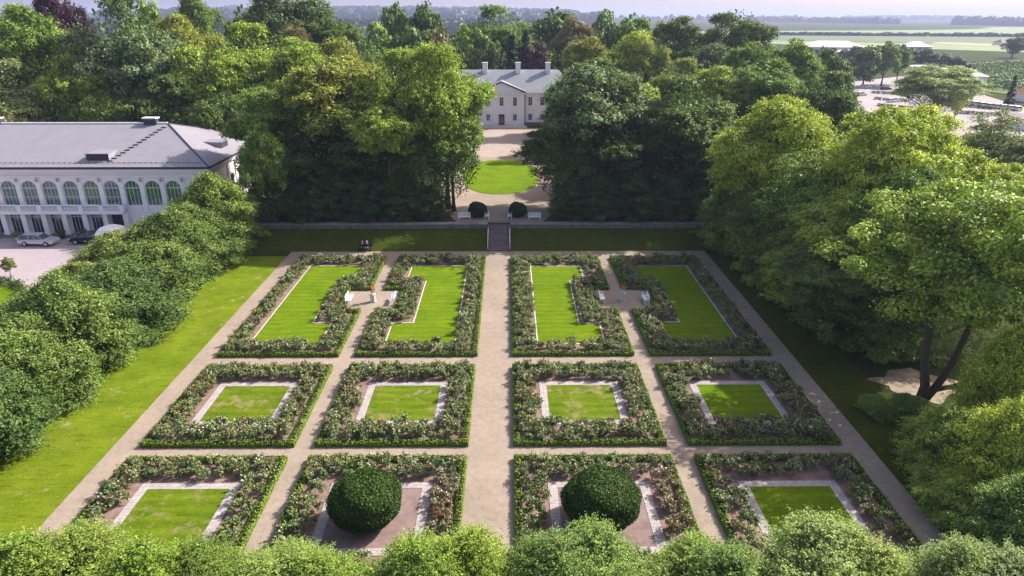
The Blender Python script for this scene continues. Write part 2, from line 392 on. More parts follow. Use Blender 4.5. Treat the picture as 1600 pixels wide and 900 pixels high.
# ------------------------------------------------------------------ terrain
def sm(a, b, t):
    t = min(max((t - a) / (b - a), 0), 1); return t * t * (3 - 2 * t)
def terrain_h(x, y):
    s = min(max((y - 83.2) / 4.8, 0), 1) * 1.55 if y < 88.25 else 2.2
    s *= 1 - sm(240, 320, y)
    if x < -30: s *= 1 - sm(-31, -38, -abs(x)) if False else (1 - min(max((-x - 31) / 7, 0), 1))
    if abs(x) > 52: s *= 1 - sm(52, 85, abs(x))
    hill = 0
    if y > 900: hill = 42 * sm(1300, 3800, y) * (1 - sm(-600, 1500, x)) + 10 * sm(2500, 6000, y)
    return s + hill
def axis(lo, hi, fine_lo, fine_hi, step):
    a = list(np.arange(fine_lo, fine_hi + .01, step)); g = step; p = fine_hi
    while p < hi: g *= 1.35; p += g; a.append(p)
    g = step; p = fine_lo; b = []
    while p > lo: g *= 1.35; p -= g; b.append(p)
    return b[::-1] + a
xs = axis(-9000, 9000, -60, 60, 3.0); ys = sorted(set([round(v, 3) for v in axis(-300, 14000, 20, 110, 3.0)] + [83.2, 84.2, 85.2, 86.2, 87.2, 88.2, 88.3] + list(np.arange(230, 330, 10)) + list(np.arange(1000, 6000, 300))))
b = MB(); vs_ = [(x, y, terrain_h(x, y)) for y in ys for x in xs]; nx = len(xs)
b.add(vs_, [(j * nx + i, j * nx + i + 1, (j + 1) * nx + i + 1, (j + 1) * nx + i) for j in range(len(ys) - 1) for i in range(nx - 1)], PARK)
struct(b.build('ground'))

# garden ------------------------------------------------------------
PX0, PX1 = -26.6, 26.35
sheet('garden_path', rect(PX0, PX1, 24, 83.1), .015, PATH)
sheet('grass_strip', [(-33.5, 24), (PX0 - .0, 24), (PX0, 81.3), (-33.5, 81.3)], .012, LAWN_S)
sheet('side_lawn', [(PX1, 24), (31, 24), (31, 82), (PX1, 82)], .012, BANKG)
# bank grass draped on the slope
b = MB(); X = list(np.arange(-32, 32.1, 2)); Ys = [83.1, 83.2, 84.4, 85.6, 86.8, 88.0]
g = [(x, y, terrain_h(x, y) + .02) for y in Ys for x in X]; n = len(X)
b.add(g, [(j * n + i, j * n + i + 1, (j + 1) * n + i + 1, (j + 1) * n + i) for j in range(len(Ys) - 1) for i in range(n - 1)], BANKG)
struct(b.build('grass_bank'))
cols = {'A': (-24.65, -13.85), 'B': (-12.5, -1.6), 'C': (1.4, 12.3), 'D': (13.65, 24.45)}
rows = {1: (53.85, 80.3), 2: (40.25, 52.0), 3: (27.2, 38.9)}
def bed_poly(r, c):
    x0, x1 = cols[c]; y0, y1 = rows[r]
    if r > 1: return rect(x0, x1, y0, y1)
    p0, p1 = 64.0, 69.6
    if c in 'AC':
        k = -16.1 if c == 'A' else 10.5
        return [(x0, y0), (x1, y0), (x1, p0), (k, p0), (k, p1), (x1, p1), (x1, y1), (x0, y1)]
    k = -10.6 if c == 'B' else 16.1
    return [(x0, y0), (x1, y0), (x1, y1), (x0, y1), (x0, p1), (k, p1), (k, p0), (x0, p0)]
def lawn_poly(c):
    if c == 'A': return [(-22.6, 56.4), (-16.3, 56.4), (-16.3, 61.0), (-18.15, 61.0), (-18.15, 72.45), (-16.3, 72.45), (-16.3, 77.6), (-22.6, 77.6)]
    if c == 'B': return [(-10.2, 56.4), (-3.85, 56.4), (-3.85, 77.4), (-10.35, 77.4), (-10.35, 72.4), (-8.15, 72.4), (-8.15, 61.0), (-10.2, 61.0)]
    if c == 'C': return [(3.85, 56.4), (9.95, 56.4), (9.95, 60.8), (7.95, 60.8), (8.05, 72.45), (9.7, 72.45), (9.7, 77.2), (3.85, 77.2)]
    return [(16.1, 56.6), (22.4, 56.6), (22.5, 77.2), (16.2, 77.2), (16.1, 72.5), (18.1, 72.5), (18.0, 61.0), (16.1, 61.0)]
def inset(poly, d):
    n = len(poly); out = []
    for i in range(n):
        a = Vector(poly[i - 1]); p = Vector(poly[i]); c = Vector(poly[(i + 1) % n])
        e1 = (p - a).normalized(); e2 = (c - p).normalized()
        n1 = Vector((-e1.y, e1.x)); n2 = Vector((-e2.y, e2.x)); k = (n1 + n2) / (1 + n1.dot(n2))
        out.append((p.x + k.x * d, p.y + k.y * d))
    return out
def inside(poly, x, y):
    r = False; n = len(poly)
    for i in range(n):
        x0, y0 = poly[i]; x1, y1 = poly[(i + 1) % n]
        if (y0 > y) != (y1 > y) and x < (x1 - x0) * (y - y0) / (y1 - y0) + x0: r = not r
    return r
def ring(b, outer, inner, z, m):
    n = len(outer); b.add([(x, y, z) for x, y in outer] + [(x, y, z) for x, y in inner], [(i, (i + 1) % n, n + (i + 1) % n, n + i) for i in range(n)], m)
ROWN = {1: 'far', 2: 'middle', 3: 'near'}; COLN = {'A': 'leftmost', 'B': 'left of the central path', 'C': 'right of the central path', 'D': 'rightmost'}
frames = {}
for r in rows:
    for c in cols:
        bp = bed_poly(r, c)
        struct(sheet('rose_bed_soil', inset(bp, .1), .035, SOIL))
        if r == 1:
            lp = lawn_poly(c)
            b = MB(); ring(b, inset(lp, -.12), lp, .075, PALESTONE); ring(b, inset(lp, -.121), inset(lp, -.119), .05, PALESTONE)
            n = len(lp); o = inset(lp, -.12)
            b.add([(x, y, .0) for x, y in o] + [(x, y, .075) for x, y in o], [(i, (i + 1) % n, n + (i + 1) % n, n + i) for i in range(n)], PALESTONE)
            struct(b.build('lawn_kerb')); sheet('lawn', lp, .06, LAWN); frames[r, c] = inset(lp, -.2)
        else:
            x0, x1 = cols[c]; y0 = 43.0 if r == 2 else 29.9; y1 = 49.35 if r == 2 else 36.35
            x0 += 2.2; x1 -= 2.25
            fo = rect(x0, x1, y0, y1); fi = inset(fo, .58)
            b = MB(); ring(b, fo, fi, .07, SLAB); n = 4
            b.add([(x, y, 0) for x, y in fo] + [(x, y, .07) for x, y in fo], [(i, (i + 1) % n, n + (i + 1) % n, n + i) for i in range(n)], SLAB)
            struct(b.build('stone_surround')); frames[r, c] = inset(fo, -.1)
            if r == 3 and c in 'BC': sheet('mulch_bed', fi, .05, MULCH)
            else: sheet('lawn', fi, .06, LAWN if c == 'D' else LAWN_W)

# low box hedges ------------------------------------------------------
def box_hedge(poly, wd=.42, ht=.42, dens=330):
    n = len(poly); parts = []; core = MB()
    cl = inset(poly, wd / 2 + .05)
    for i in range(n):
        a = np.array(cl[i]); e = np.array(cl[(i + 1) % n]); L = np.linalg.norm(e - a); d = (e - a) / L; nn = np.array([-d[1], d[0]])
        m = int(L * dens); t = rs.rand(m) * (L + wd) - wd / 2
        # leaves over the rounded section, lumpy along the run (one lump per plant)
        lump = 1 + .10 * np.sin(t * 2 * math.pi / .33) + .10 * np.sin(t * 1.9 + i) + .06 * np.sin(t * 4.7 + 2 * i)
        th = rs.uniform(-.25, math.pi + .25, m); s = np.sign(np.cos(th)) * np.abs(np.cos(th)) ** .6 * wd / 2 * lump; z = np.abs(np.sin(th)) ** .6 * ht * lump * rs.uniform(.85, 1.1, m) * np.where(np.sin(th) < 0, .4, 1)
        low = rs.rand(m) < .35; s = np.where(low, np.sign(s) * wd / 2 * rs.uniform(.85, 1.05, m), s); z = np.where(low, rs.rand(m) * ht * .85, z)
        P = np.stack([a[0] + d[0] * t + nn[0] * s, a[1] + d[1] * t + nn[1] * s, z], 1)
        Nn = np.stack([nn[0] * s / wd * 2, nn[1] * s / wd * 2, z / ht], 1) + rs.normal(size=(m, 3)) * .45
        parts.append((P, Nn, .085 * rs.uniform(.7, 1.4, m), np.clip(rs.normal(.5, .2, m), 0, 1), 0))
        h = wd / 2 - .06; q = [a - d * h, e + d * h]
        core.prism([tuple(q[0] + nn * h), tuple(q[0] - nn * h), tuple(q[1] - nn * h), tuple(q[1] + nn * h)][::-1], .02, ht - .08 - .002 * i, LEAF)
    # core as extra quads is kept inside the leaves so the hedge is opaque
    me = leafmesh('hedge_leaves', parts, [LEAF])
    return me, core
hedge_cache = {}
for r in rows:
    for c in cols:
        bp = bed_poly(r, c); x0, y0 = cols[c][0], rows[r][0]
        key = c if r == 1 else 'std'
        if key not in hedge_cache:
            loc = [(x - x0, y - y0) for x, y in bp]; me, core = box_hedge(loc); cm = core.mesh('hedge_core'); hedge_cache[key] = (me, cm)
        me, cm = hedge_cache[key]
        root = thing('box_hedge', 'low box hedge around the %s bed, %s row%s' % (
            {'A': 'leftmost', 'B': 'second from left', 'C': 'third from left', 'D': 'rightmost'}[c], ROWN[r],
            ''), 'hedge', (x0, y0, 0), 0, 'low box hedges edging the rose beds')
        if key == 'std': root.scale = ((cols[c][1] - x0) / 10.8, (rows[r][1] - y0) / 11.75, 1) if False else (1, 1, 1)
        o = link('foliage', me, root); o.color = (.17, .25, .025, 1)
        o = link('dark_core', cm, root); o.color = (.02, .035, .008, 1)  # solid near-black core blocks inside the hedge leaves

# rose bushes -----------------------------------------------------------
roseP = []
spec = [('pink', .2), ('red', .22), ('white', .10), ('apricot', .13), ('mauve', .16), ('pink', .05), ('white', .05), ('red', .06)]
for i, (fl, dn) in enumerate(spec):
    for variant in range(2):
        parts = []; nst = 17
        for k in range(nst):
            a = rs.uniform(0, 6.28); rr = rs.uniform(.05, .38); hh = rs.uniform(.3, .75); c = np.array([math.cos(a) * rr, math.sin(a) * rr, hh])
            n = 13; P = c + unit(n) * rs.uniform(.03, .17, (n, 1)) * np.array([1, 1, 1.2]); P[:, 2] = np.abs(P[:, 2])
            parts.append((P, rs.normal(size=(n, 3)) * .6 + np.array([0, 0, .7]), .125 * rs.uniform(.7, 1.3, n), np.clip(rs.normal(.45, .2, n), 0, 1), 0))
            if rs.rand() < .3:
                n = 5; parts.append((c + rs.normal(size=(n, 3)) * .05 + [0, 0, .1], rs.normal(size=(n, 3)), .09 * np.ones(n), np.ones(n) * .5, 2))
            if rs.rand() < dn * 1.6:
                n = 4; q = c + np.array([0, 0, .14]); parts.append((q + rs.normal(size=(n, 3)) * .025, rs.normal(size=(n, 3)) + [0, 0, 1], .10 * np.ones(n), np.ones(n) * .5, 1))
        roseP.append((leafmesh('rose_bush', parts, [LEAF, FLO[fl], DEADL]), fl, parts))
spots = []
bedtone = {}
for r in rows:
    for c in cols:
        outer = inset(bed_poly(r, c), .56); hole = frames[r, c]; hole = inset(hole, -.16)
        x0, x1 = cols[c]; y0, y1 = rows[r]; bedtone[r, c] = rs.uniform(.8, 1.2)
        y = y0 + .5
        dens = {(3, 'B'): .85, (3, 'C'): .75, (3, 'D'): .85}.get((r, c), 1.0)
        blotch = rs.uniform(0, 6, 4)
        while y < y1:
            x = x0 + .5 + rs.uniform(0, .3)
            while x < x1:
                jx, jy = x + rs.normal() * .13, y + rs.normal() * .13
                keep = dens - (.3 if r < 3 else .15) * max(0, math.sin(jx * .9 + blotch[0]) * math.sin(jy * .8 + blotch[1]))
                if inside(outer, jx, jy) and not inside(hole, jx, jy) and rs.rand() < keep: spots.append((jx, jy, r, c, blotch))
                x += .66
            y += .62
def pick(x, y, bl):
    k = math.sin(x * .55 + bl[2]) + math.sin(y * .5 + bl[3]); base = int((k + 2) / 4 * 7.99)
    if rs.rand() < .3: base = rs.randint(0, 8)
    return base * 2 + rs.randint(0, 2)
LEAFC = [(.20, .265, .10), (.15, .23, .07), (.26, .31, .14), (.15, .21, .085), (.25, .23, .12), (.19, .28, .07)]
spots.sort(key=lambda s: s[1] + abs(s[0]) * .1)
vis = [s for s in spots if s[1] > 29.2]; vis_ids = set(id(s) for s in vis[:300])
FN = dict(pink='pink', red='dark red', white='creamy white', apricot='apricot', mauve='mauve')
CN = {'A': 'leftmost', 'B': 'second from left', 'C': 'third from left', 'D': 'rightmost'}
rest = [[], [], []]; restm = []
stuff_parts = []; fl_index = {'pink': 1, 'red': 3, 'white': 4, 'apricot': 5, 'mauve': 6}
for s in spots:
    x, y, r, c, bl = s
    i = pick(x, y, bl); me, fl, parts = roseP[i]; sc = rs.uniform(.8, 1.25) * (1.0 if r < 3 else .92); rz = rs.uniform(0, 6.28)
    lc = LEAFC[int(abs(math.sin(x * .4 + bl[1]) * 3 + math.cos(y * .37) * 2)) % 6]
    if id(s) in vis_ids:
        o = link('rose_bush', me); o.location = (x, y, .035); o.rotation_euler = (0, 0, rz); o.scale = (sc, sc, sc); o.color = (*lc, 1)
        tag(o, '%s rose bush in the %s bed of the near row' % (FN[fl], CN[c]) if r == 3 else '%s rose bush in the %s bed of the middle row' % (FN[fl], CN[c]), 'rose bush', '%s rose bushes in the %s bed, %s row' % (FN[fl], CN[c], ROWN[r]))
    elif y > 27:
        ca, sa = math.cos(rz) * sc, math.sin(rz) * sc
        lum = (lc[0] + lc[1]) / .46
        for P, Nn, S, va, mi in parts:
            Q = np.stack([P[:, 0] * ca - P[:, 1] * sa + x, P[:, 0] * sa + P[:, 1] * ca + y, P[:, 2] * sc + .035], 1)
            stuff_parts.append((Q, Nn, S * sc, np.clip(va * lum, 0, 1), 0 if mi == 0 else (2 if mi == 2 else fl_index[fl])))
me = leafmesh('rose_planting', stuff_parts, [LEAF, FLO['pink'], DEADL, FLO['red'], FLO['white'], FLO['apricot'], FLO['mauve']])
o = struct(link('rose_planting', me), 'stuff'); o['label'] = 'mass of rose bushes filling the middle and far beds'; o['category'] = 'rose bushes'; o.color = (.21, .265, .105, 1)

# clipped yew domes -----------------------------------------------------
def dome(rx, h, n, ls, squash=2.4):
    d = unit(n); d[:, 2] = d[:, 2] * .5 + .5 * np.abs(d[:, 2]) if False else d[:, 2]
    z = h * .52 + np.sign(d[:, 2]) * np.abs(d[:, 2]) ** .85 * h * .5
    k = 1 + .02 * np.sin(d[:, 0] * 6 + rx * 9) * np.sin(d[:, 1] * 5 + 1) + .04 * np.sin(d[:, 0] * 3.1 + d[:, 2] * 4 + rx * 5) + .03 * np.sin(d[:, 2] * 11 + d[:, 0] * 5)
    rr = rs.uniform(.88, 1.03, n) * k
    P = np.stack([d[:, 0] * rx * rr, d[:, 1] * rx * rr, z * (.4 + .6 * rr)], 1)
    return leafmesh('foliage', [(P, d * .9 + rs.normal(size=(n, 3)) * .55, ls * rs.uniform(.6, 1.3, n), np.clip(rs.normal(.42, .2, n) + .1 * d[:, 2], 0, 1), 0)], [LEAF])
def topiary(label, x, y, z, rx, h, n, ls, col, group):
    root = thing('yew_dome', label, 'topiary', (x, y, z), 0, group)
    o = link('foliage', dome(rx, h, n, ls), root); o.color = (*col, 1)
    b = MB(); b.lathe([(rx * .3, .0), (rx * .62, h * .12), (rx * .80, h * .4), (rx * .72, h * .68), (rx * .4, h * .88), (.02, h * .93)], LEAF, n=18); o = b.build('inner_core', root, True); o.color = (.012, .02, .01, 1)  # closed near-black core inside the dome leaves
    b = MB(); b.tube([(0, 0, -.05), (0, 0, h * .4)], [rx * .09, rx * .07], BARK); b.build('trunk', root)
topiary('large clipped dark yew dome on mulch left of the central path', -7.35, 32.7, .05, 2.05, 2.9, 45000, .095, (.05, .10, .014), 'large yew domes in the near row')
topiary('large clipped dark yew dome on mulch right of the central path', 6.5, 32.6, .05, 2.17, 3.0, 45000, .095, (.05, .10, .014), 'large yew domes in the near row')
topiary('small clipped dome left of the stair top between white benches', -3.05, 91.6, 2.2, 1.28, 2.0, 9000, .12, (.03, .07, .02), 'clipped domes at the stair top')
topiary('small clipped dome right of the stair top between white benches', 2.5, 91.6, 2.2, 1.25, 1.95, 9000, .12, (.03, .07, .02), 'clipped domes at the stair top')

# benches -----------------------------------------------------------------
def bench(label, x, y, z, rz):
    t = thing('park_bench', label, 'bench', (x, y, z), rz, 'white garden benches')
    b = MB()
    for k in range(5): b.box(-.85, .85, -.25 + k * .1, -.17 + k * .1, .42, .45, WHITE)
    b.box(-.82, .82, -.24, -.2, .36, .42, WHITE); b.build('seat', t)
    b = MB()
    for xx in (-.83, .79): b.box(xx, xx + .05, .25, .3, .45, .92, WHITE)
    b.box(-.78, .78, .255, .29, .82, .92, WHITE); b.box(-.78, .78, .255, .29, .5, .6, WHITE)
    for k in range(4): b.box(-.78 + k * .5, -.72 + k * .5 + .02, .258, .287, .6, .82, WHITE)
    b.box(-.78, .78, .258, .287, .66, .71, WHITE); b.build('backrest', t)
    for sx in (-.83, .77):
        for sy in (-.25, .25):
            b = MB(); b.box(sx, sx + .06, sy, sy + .06, 0, .42 if sy > 0 else .62, WHITE); b.build('leg', t)
        b = MB(); b.box(sx, sx + .06, -.27, .25, .62, .66, WHITE); b.build('armrest', t)
H_ = math.pi / 2
bench('white bench beside the left dome facing the rose garden', -4.85, 90.2, 2.2, 0)
bench('white bench beside the right dome facing the rose garden', 4.75, 90.1, 2.2, 0)
bench('white bench seen end-on left of the stair head', -1.75, 91.0, 2.2, -H_ * -1 + math.pi * 0)
bench('white bench seen end-on right of the stair head', 1.35, 91.0, 2.2, -H_)
bench('white bench on the left side of the left paved square', -15.6, 66.5, .03, H_)
bench('white bench on the right side of the left paved square', -11.1, 66.5, .03, -H_)
bench('white bench on the left side of the right paved square', 11.0, 66.7, .03, H_)
bench('white bench on the right side of the right paved square', 15.55, 66.4, .03, -H_)

# urns ----------------------------------------------------------------------
def urn(label, x, y):
    t = thing('flower_urn', label, 'urn', (x, y, .02), 0, 'stone urns with orange flowers')
    b = MB(); b.box(-.3, .3, -.3, .3, 0, .12, PALESTONE); b.box(-.22, .22, -.22, .22, .12, .78, PALESTONE); b.box(-.28, .28, -.28, .28, .78, .88, PALESTONE); b.build('pedestal', t, bevel=.01)
    b = MB(); b.lathe([(.14, .88), (.15, .92), (.06, .97), (.08, 1.02), (.2, 1.1), (.27, 1.24), (.3, 1.38), (.33, 1.41), (.28, 1.41), (.24, 1.36)], PALESTONE); b.build('bowl', t, True)
    n = 260; d = unit(n); d[:, 2] = np.abs(d[:, 2]); P = d * rs.uniform(.15, .4, (n, 1)) * [1, 1, .95] + [0, 0, 1.4]
    o = link('flowers', leafmesh('flowers', [(P[:110], d[:110] + .3, .11 * np.ones(110), rs.rand(110), 0), (P[110:], d[110:] + .2, .1 * np.ones(150), rs.rand(150), 1)], [LEAF, FLO['orange']]), t); o.color = (.1, .16, .03, 1)
urn('pale stone urn of orange flowers in the left paved square', -13.15, 66.5)
urn('pale stone urn of orange flowers in the right paved square', 13.2, 66.7)

# retaining wall and stairs ----------------------------------------------------
for (x0, x1, lab) in ((-33, -1.55, 'low weathered stone terrace wall left of the stairs'), (1.4, 27.5, 'low weathered stone terrace wall right of the stairs')):
    t = thing('terrace_wall', lab, 'wall', (0, 0, 0), 0, 'terrace wall')
    b = MB(); b.box(x0, x1, 88.02, 88.5, 1.2, 2.1, STONE); b.build('wall', t)
    b = MB(); x = x0
    while x < x1 - .1:
        L = min(rs.uniform(1.0, 1.6), x1 - x); b.box(x + .01, x + L - .01, 87.93, 88.9, 2.1, 2.24 + rs.uniform(-.012, .012), COPE); x += L
    b.build('coping', t, bevel=.01)
t = thing('stone_stairs', 'dark stone garden stairs climbing the grass bank', 'stairs', (-.07, 0, 0))
b = MB(); ns = 13; yy = np.linspace(83.15, 88.9, ns + 1)
for i in range(ns): b.box(-1.3, 1.3, yy[i], yy[i + 1] + .03 if i < ns - 1 else 89.3, -.1, (i + 1) * 2.2 / ns + .02, STEP if i != 6 else STONE)
b.build('step', t, bevel=.012)
for s in (-1, 1):
    b = MB(); b.prism([(s * 1.34, 83.1), (s * 1.34 + s * .2, 83.1), (s * 1.34 + s * .2, 88.0), (s * 1.34, 88.0)][::s], -.1, .0, STONE)
    x0, x1 = sorted((s * 1.33, s * 1.5))
    b.add([(x0, 83.0, 0), (x1, 83.0, 0), (x1, 88.02, 0), (x0, 88.02, 0), (x0, 83.0, .25), (x1, 83.0, .25), (x1, 88.02, 2.15), (x0, 88.02, 2.15)], [(0, 3, 2, 1), (4, 5, 6, 7), (0, 1, 5, 4), (1, 2, 6, 5), (2, 3, 7, 6), (3, 0, 4, 7)], STONE); b.build('side_wall', t)
    b = MB(); xr = s * 1.42
    b.tube([(xr, 83.2, 1.15), (xr, 86.3, 2.1)], [.045, .045], WHITE)
    for k in (0, .5, 1): b.tube([(xr, 83.2 + 3.1 * k, .1 + 1.15 * k), (xr, 83.2 + 3.1 * k, 1.15 + .95 * k)], [.035, .035], WHITE)
    b.build('handrail', t)

# terrace surfaces
TZ = 2.2
def ell(cx, cy, rx, ry, n=48, p=2.0):
    return [(cx + rx * math.copysign(abs(math.cos(a)) ** (2 / p), math.cos(a)), cy + ry * math.copysign(abs(math.sin(a)) ** (2 / p), math.sin(a))) for a in [2 * math.pi * i / n for i in range(n)]]
sheet('terrace_path', [(-5.8, 88.9), (5.8, 88.9), (9.5, 99), (11, 132), (22, 150), (22, 172), (-22, 172), (-22, 150), (-11, 132), (-9.5, 99)], TZ + .015, PATH)
sheet('forecourt', rect(-24, 24, 134, 168.5), TZ + .035, gravel('forecourt_gravel', (.38, .31, .27)))
sheet('oval_lawn', ell(-.1, 118, 6.5, 13.8, p=2.3), TZ + .055, LAWN)

# ------------------------------------------------------------------ buildings
def wall_run(b, T, u0, u1, z0, z1, openings, m, depth=.35):
    """front face in plane d=0 with real openings: (uc, width, sill, top, arched)"""
    b.T = T; ops = sorted(openings); edges = [u0]
    for uc, wd, si, to, ar in ops:
        b.add([(edges[-1], 0, z0), (uc - wd / 2, 0, z0), (uc - wd / 2, 0, z1), (edges[-1], 0, z1)], [(0, 1, 2, 3)], m)
        l, r = uc - wd / 2, uc + wd / 2; sp = to - wd / 2 if ar else to
        if si > z0: b.add([(l, 0, z0), (r, 0, z0), (r, 0, si), (l, 0, si)], [(0, 1, 2, 3)], m)
        n = 12 if ar else 1
        arc = [(uc - wd / 2 * math.cos(math.pi * i / n), sp + wd / 2 * math.sin(math.pi * i / n)) for i in range(n + 1)] if ar else [(l, to), (r, to)]
        for i in range(len(arc) - 1):
            (a, za), (c_, zc) = arc[i], arc[i + 1]
            b.add([(a, 0, za), (c_, 0, zc), (c_, 0, z1), (a, 0, z1)], [(0, 1, 2, 3)], m)
        loop = [(l, si)] + arc + [(r, si)]
        for i in range(len(loop)):
            (a, za), (c_, zc) = loop[i], loop[(i + 1) % len(loop)]
            b.add([(a, 0, za), (a, depth, za), (c_, depth, zc), (c_, 0, zc)], [(0, 1, 2, 3)], m)
        edges.append(r)
    b.add([(edges[-1], 0, z0), (u1, 0, z0), (u1, 0, z1), (edges[-1], 0, z1)], [(0, 1, 2, 3)], m)
    b.T = None
def window(parent, T, uc, wd, si, to, ar, name='window', gl=None, fm=None, nv=3, nh=1, d=.22, fw=.06, leaf=False):
    fm = fm or WHITE; gl = gl or GLASS
    l, r = uc - wd / 2, uc + wd / 2; sp = to - wd / 2 if ar else to
    b = MB(); b.T = T
    b.box(l, l + fw, d - .04, d + .04, si, sp, fm); b.box(r - fw, r, d - .04, d + .04, si, sp, fm); b.box(l + fw, r - fw, d - .04, d + .04, si, si + fw, fm)
    n = 12
    if ar:
        for i in range(n):
            a0, a1 = math.pi * i / n, math.pi * (i + 1) / n; R1, R0 = wd / 2, wd / 2 - fw
            q = [(uc - R * math.cos(a), d - .04, sp + R * math.sin(a)) for R in (R0, R1) for a in (a0, a1)]
            b.add(q, [(0, 1, 3, 2)], fm)
        b.box(l + fw, r - fw, d - .035, d + .035, sp - .04, sp + .04, fm)
    else: b.box(l + fw, r - fw, d - .04, d + .04, to - fw, to, fm)
    for i in range(1, nv + 1):
        u = l + wd * i / (nv + 1); hh = sp + math.sqrt(max((wd / 2) ** 2 - (u - uc) ** 2, 0)) - fw if ar else to - fw
        b.box(u - .022, u + .022, d - .03, d + .03, si + fw, hh, fm)
    for i in range(1, nh + 1):
        zz = si + (sp - si) * i / (nh + 1); b.box(l + fw, r - fw, d - .028, d + .028, zz - .022, zz + .022, fm)
    o = b.build(name, parent)
    b = MB(); b.T = T
    arc = [(uc - (wd / 2 - .01) * math.cos(math.pi * i / n), sp + (wd / 2 - .01) * math.sin(math.pi * i / n)) for i in range(n + 1)] if ar else [(l + .01, to - .01), (r - .01, to - .01)]
    poly = [(l + .01, si + .01)] + arc + [(r - .01, si + .01)]
    b.add([(u, d, z) for u, z in poly], [tuple(range(len(poly)))], gl); b.build('pane', o)
    return o

P0 = thing('palace_building', 'long pale two-storey building with arched windows and grey metal roof', 'building')
FX1, FX0, FY, BY = -39.25, -100.0, 91.0, 114.0
TF = lambda u, d, z: (u, FY + d, z)
TE = lambda u, d, z: (FX1 - d, FY + u, z)
wc = [-44.1 - 2.77 * k for k in range(20)]
ops = [(u, 2.05, 3.95 if k > 2 else 4.0, 7.45, True) for k, u in enumerate(wc) if u > FX0 + 2]
lows = [(u, 1.9, .05, 3.1, False) for k, u in enumerate(wc) if k >= 3 and u > FX0 + 2]
b = MB(); wall_run(b, TF, FX0, FX1, 3.45, 8.9, ops, PLASTER); wall_run(b, TF, FX0, FX1, 0, 3.45, lows, PLASTER)
eops = [(2.6 + 2.9 * k, 1.2, 4.2, 6.6, False) for k in range(7)]; elow = [(2.6 + 2.9 * k, 1.3, .9, 2.9, False) for k in range(7)]
wall_run(b, TE, 0, BY - FY, 3.45, 8.9, eops, PLASTER); wall_run(b, TE, 0, BY - FY, 0, 3.45, elow, PLASTER)
b.add([(FX0, FY, 0), (FX0, BY, 0), (FX0, BY, 8.9), (FX0, FY, 8.9)], [(0, 1, 2, 3)], PLASTER); b.add([(FX0, BY, 0), (FX1, BY, 0), (FX1, BY, 8.9), (FX0, BY, 8.9)], [(0, 1, 2, 3)], PLASTER)
b.box(FX0 + .5, FX1 - .5, FY + .5, BY - .5, .0, 8.8, DARK)
b.build('wall', P0)
gls = [GLASSG, GLASSG, GLASSG, GLASS, GLASSG, GLASS, GLASS, GLASS, GLASS]
for k, (u, wd, si, to, ar) in enumerate(ops):
    if u > -80: window(P0, TF, u, wd, si, to, ar, gl=gls[k % 9], nv=3, nh=1 if k > 2 else 0)
for k, (u, wd, si, to, ar) in enumerate(lows):
    if u > -80:
        if k == 0:
            bb = MB(); bb.T = TF; bb.box(u - .95, u + .95, .3, .36, .05, 3.1, DARK); bb.box(u - .9, u - .1, .25, .3, .1, 2.3, DARK); bb.build('dark_entrance', P0)  # dark panel paints the shade of the open entrance; door leaf in front
        else:
            o = window(P0, TF, u, wd, si, to, ar, name='glass_door', gl=GLASSD, nv=3, nh=0)
            bb = MB(); bb.T = TF; bb.add([(u - .93, .2, 2.45), (u + .93, .2, 2.45), (u + .93, .2, 3.05), (u - .93, .2, 3.05)], [(0, 1, 2, 3)], GLASS); bb.box(u - .9, u + .9, .15, .24, 2.38, 2.45, WHITE); bb.build('transom', o)
for q in (eops, elow):
    for (u, wd, si, to, ar) in q: window(P0, TE, u, wd, si, to, ar, gl=GLASSD, nv=1, nh=1)
b = MB()
for k in range(1, 7): b.box(FX1 + .0, FX1 + .13, FY + 1.15 + 2.9 * (k) - .2, FY + 1.15 + 2.9 * k + .2, .0, 8.5, PLASTERW)
b.box(FX1, FX1 + .16, FY + .02, FY + .6, 0, 8.5, PLASTERW)
for k, u in enumerate(wc):
    if u > -96: b.box(u + 1.385 - .32, u + 1.385 + .32, FY - .1, FY - .003, 3.5 if k > 2 else .0, 7.9, PLASTERW)
b.box(FX0, FX1 + .1, FY - .16, FY - .002, 7.95, 8.15, PLASTERW); b.build('pilaster', P0)
b = MB()
for k, u in enumerate(wc):
    if u > -96: b.box(u + 1.385 - .15, u + 1.385 + .15, FY - .22, FY - .11, 7.35, 7.8, TERRA)
b.build('bracket', P0)
b = MB(); b.box(FX0 - .4, FX1 + .4, FY - .35, BY + .35, 8.6, 8.9, PLASTERW); b.box(FX0 - .4, FX1 + .55, FY - .55, BY + .5, 8.9, 9.12, PLASTERW); b.build('cornice', P0)
b = MB(); b.box(FX0 - .5, FX1 + .62, FY - .68, BY + .62, 9.125, 9.42, GUTTER); b.tube([(FX1 + .22, FY - .25, 9.0), (FX1 + .22, FY - .2, 0)], [.07, .07], GUTTER); b.build('gutter', P0)
ez = 9.43; rz_ = 13.35; xa, xb, ya, yb = FX0 - .6, FX1 + .66, FY - .62, BY + .62; ym = (ya + yb) / 2; hx = xb - 10.2
b = MB(); b.add([(xa, ya, ez), (xb, ya, ez), (xb, yb, ez), (xa, yb, ez), (xa + 10.2, ym, rz_), (hx, ym, rz_)], [(0, 1, 5, 4), (2, 3, 4, 5)], ROOF)
b.add([(xb, ya, ez), (xb, yb, ez), (hx, ym, rz_), (xa, yb, ez), (xa, ya, ez), (xa + 10.2, ym, rz_)], [(0, 1, 2), (3, 4, 5)], roofmat('grey_metal_roof_end', (.275, .262, .295), .6, 'Y'))
b.add([(xa, ya, ez), (xb, ya, ez), (xb, yb, ez), (xa, yb, ez)], [(0, 3, 2, 1)], DARK)
rf = b.build('roof', P0)
b = MB()
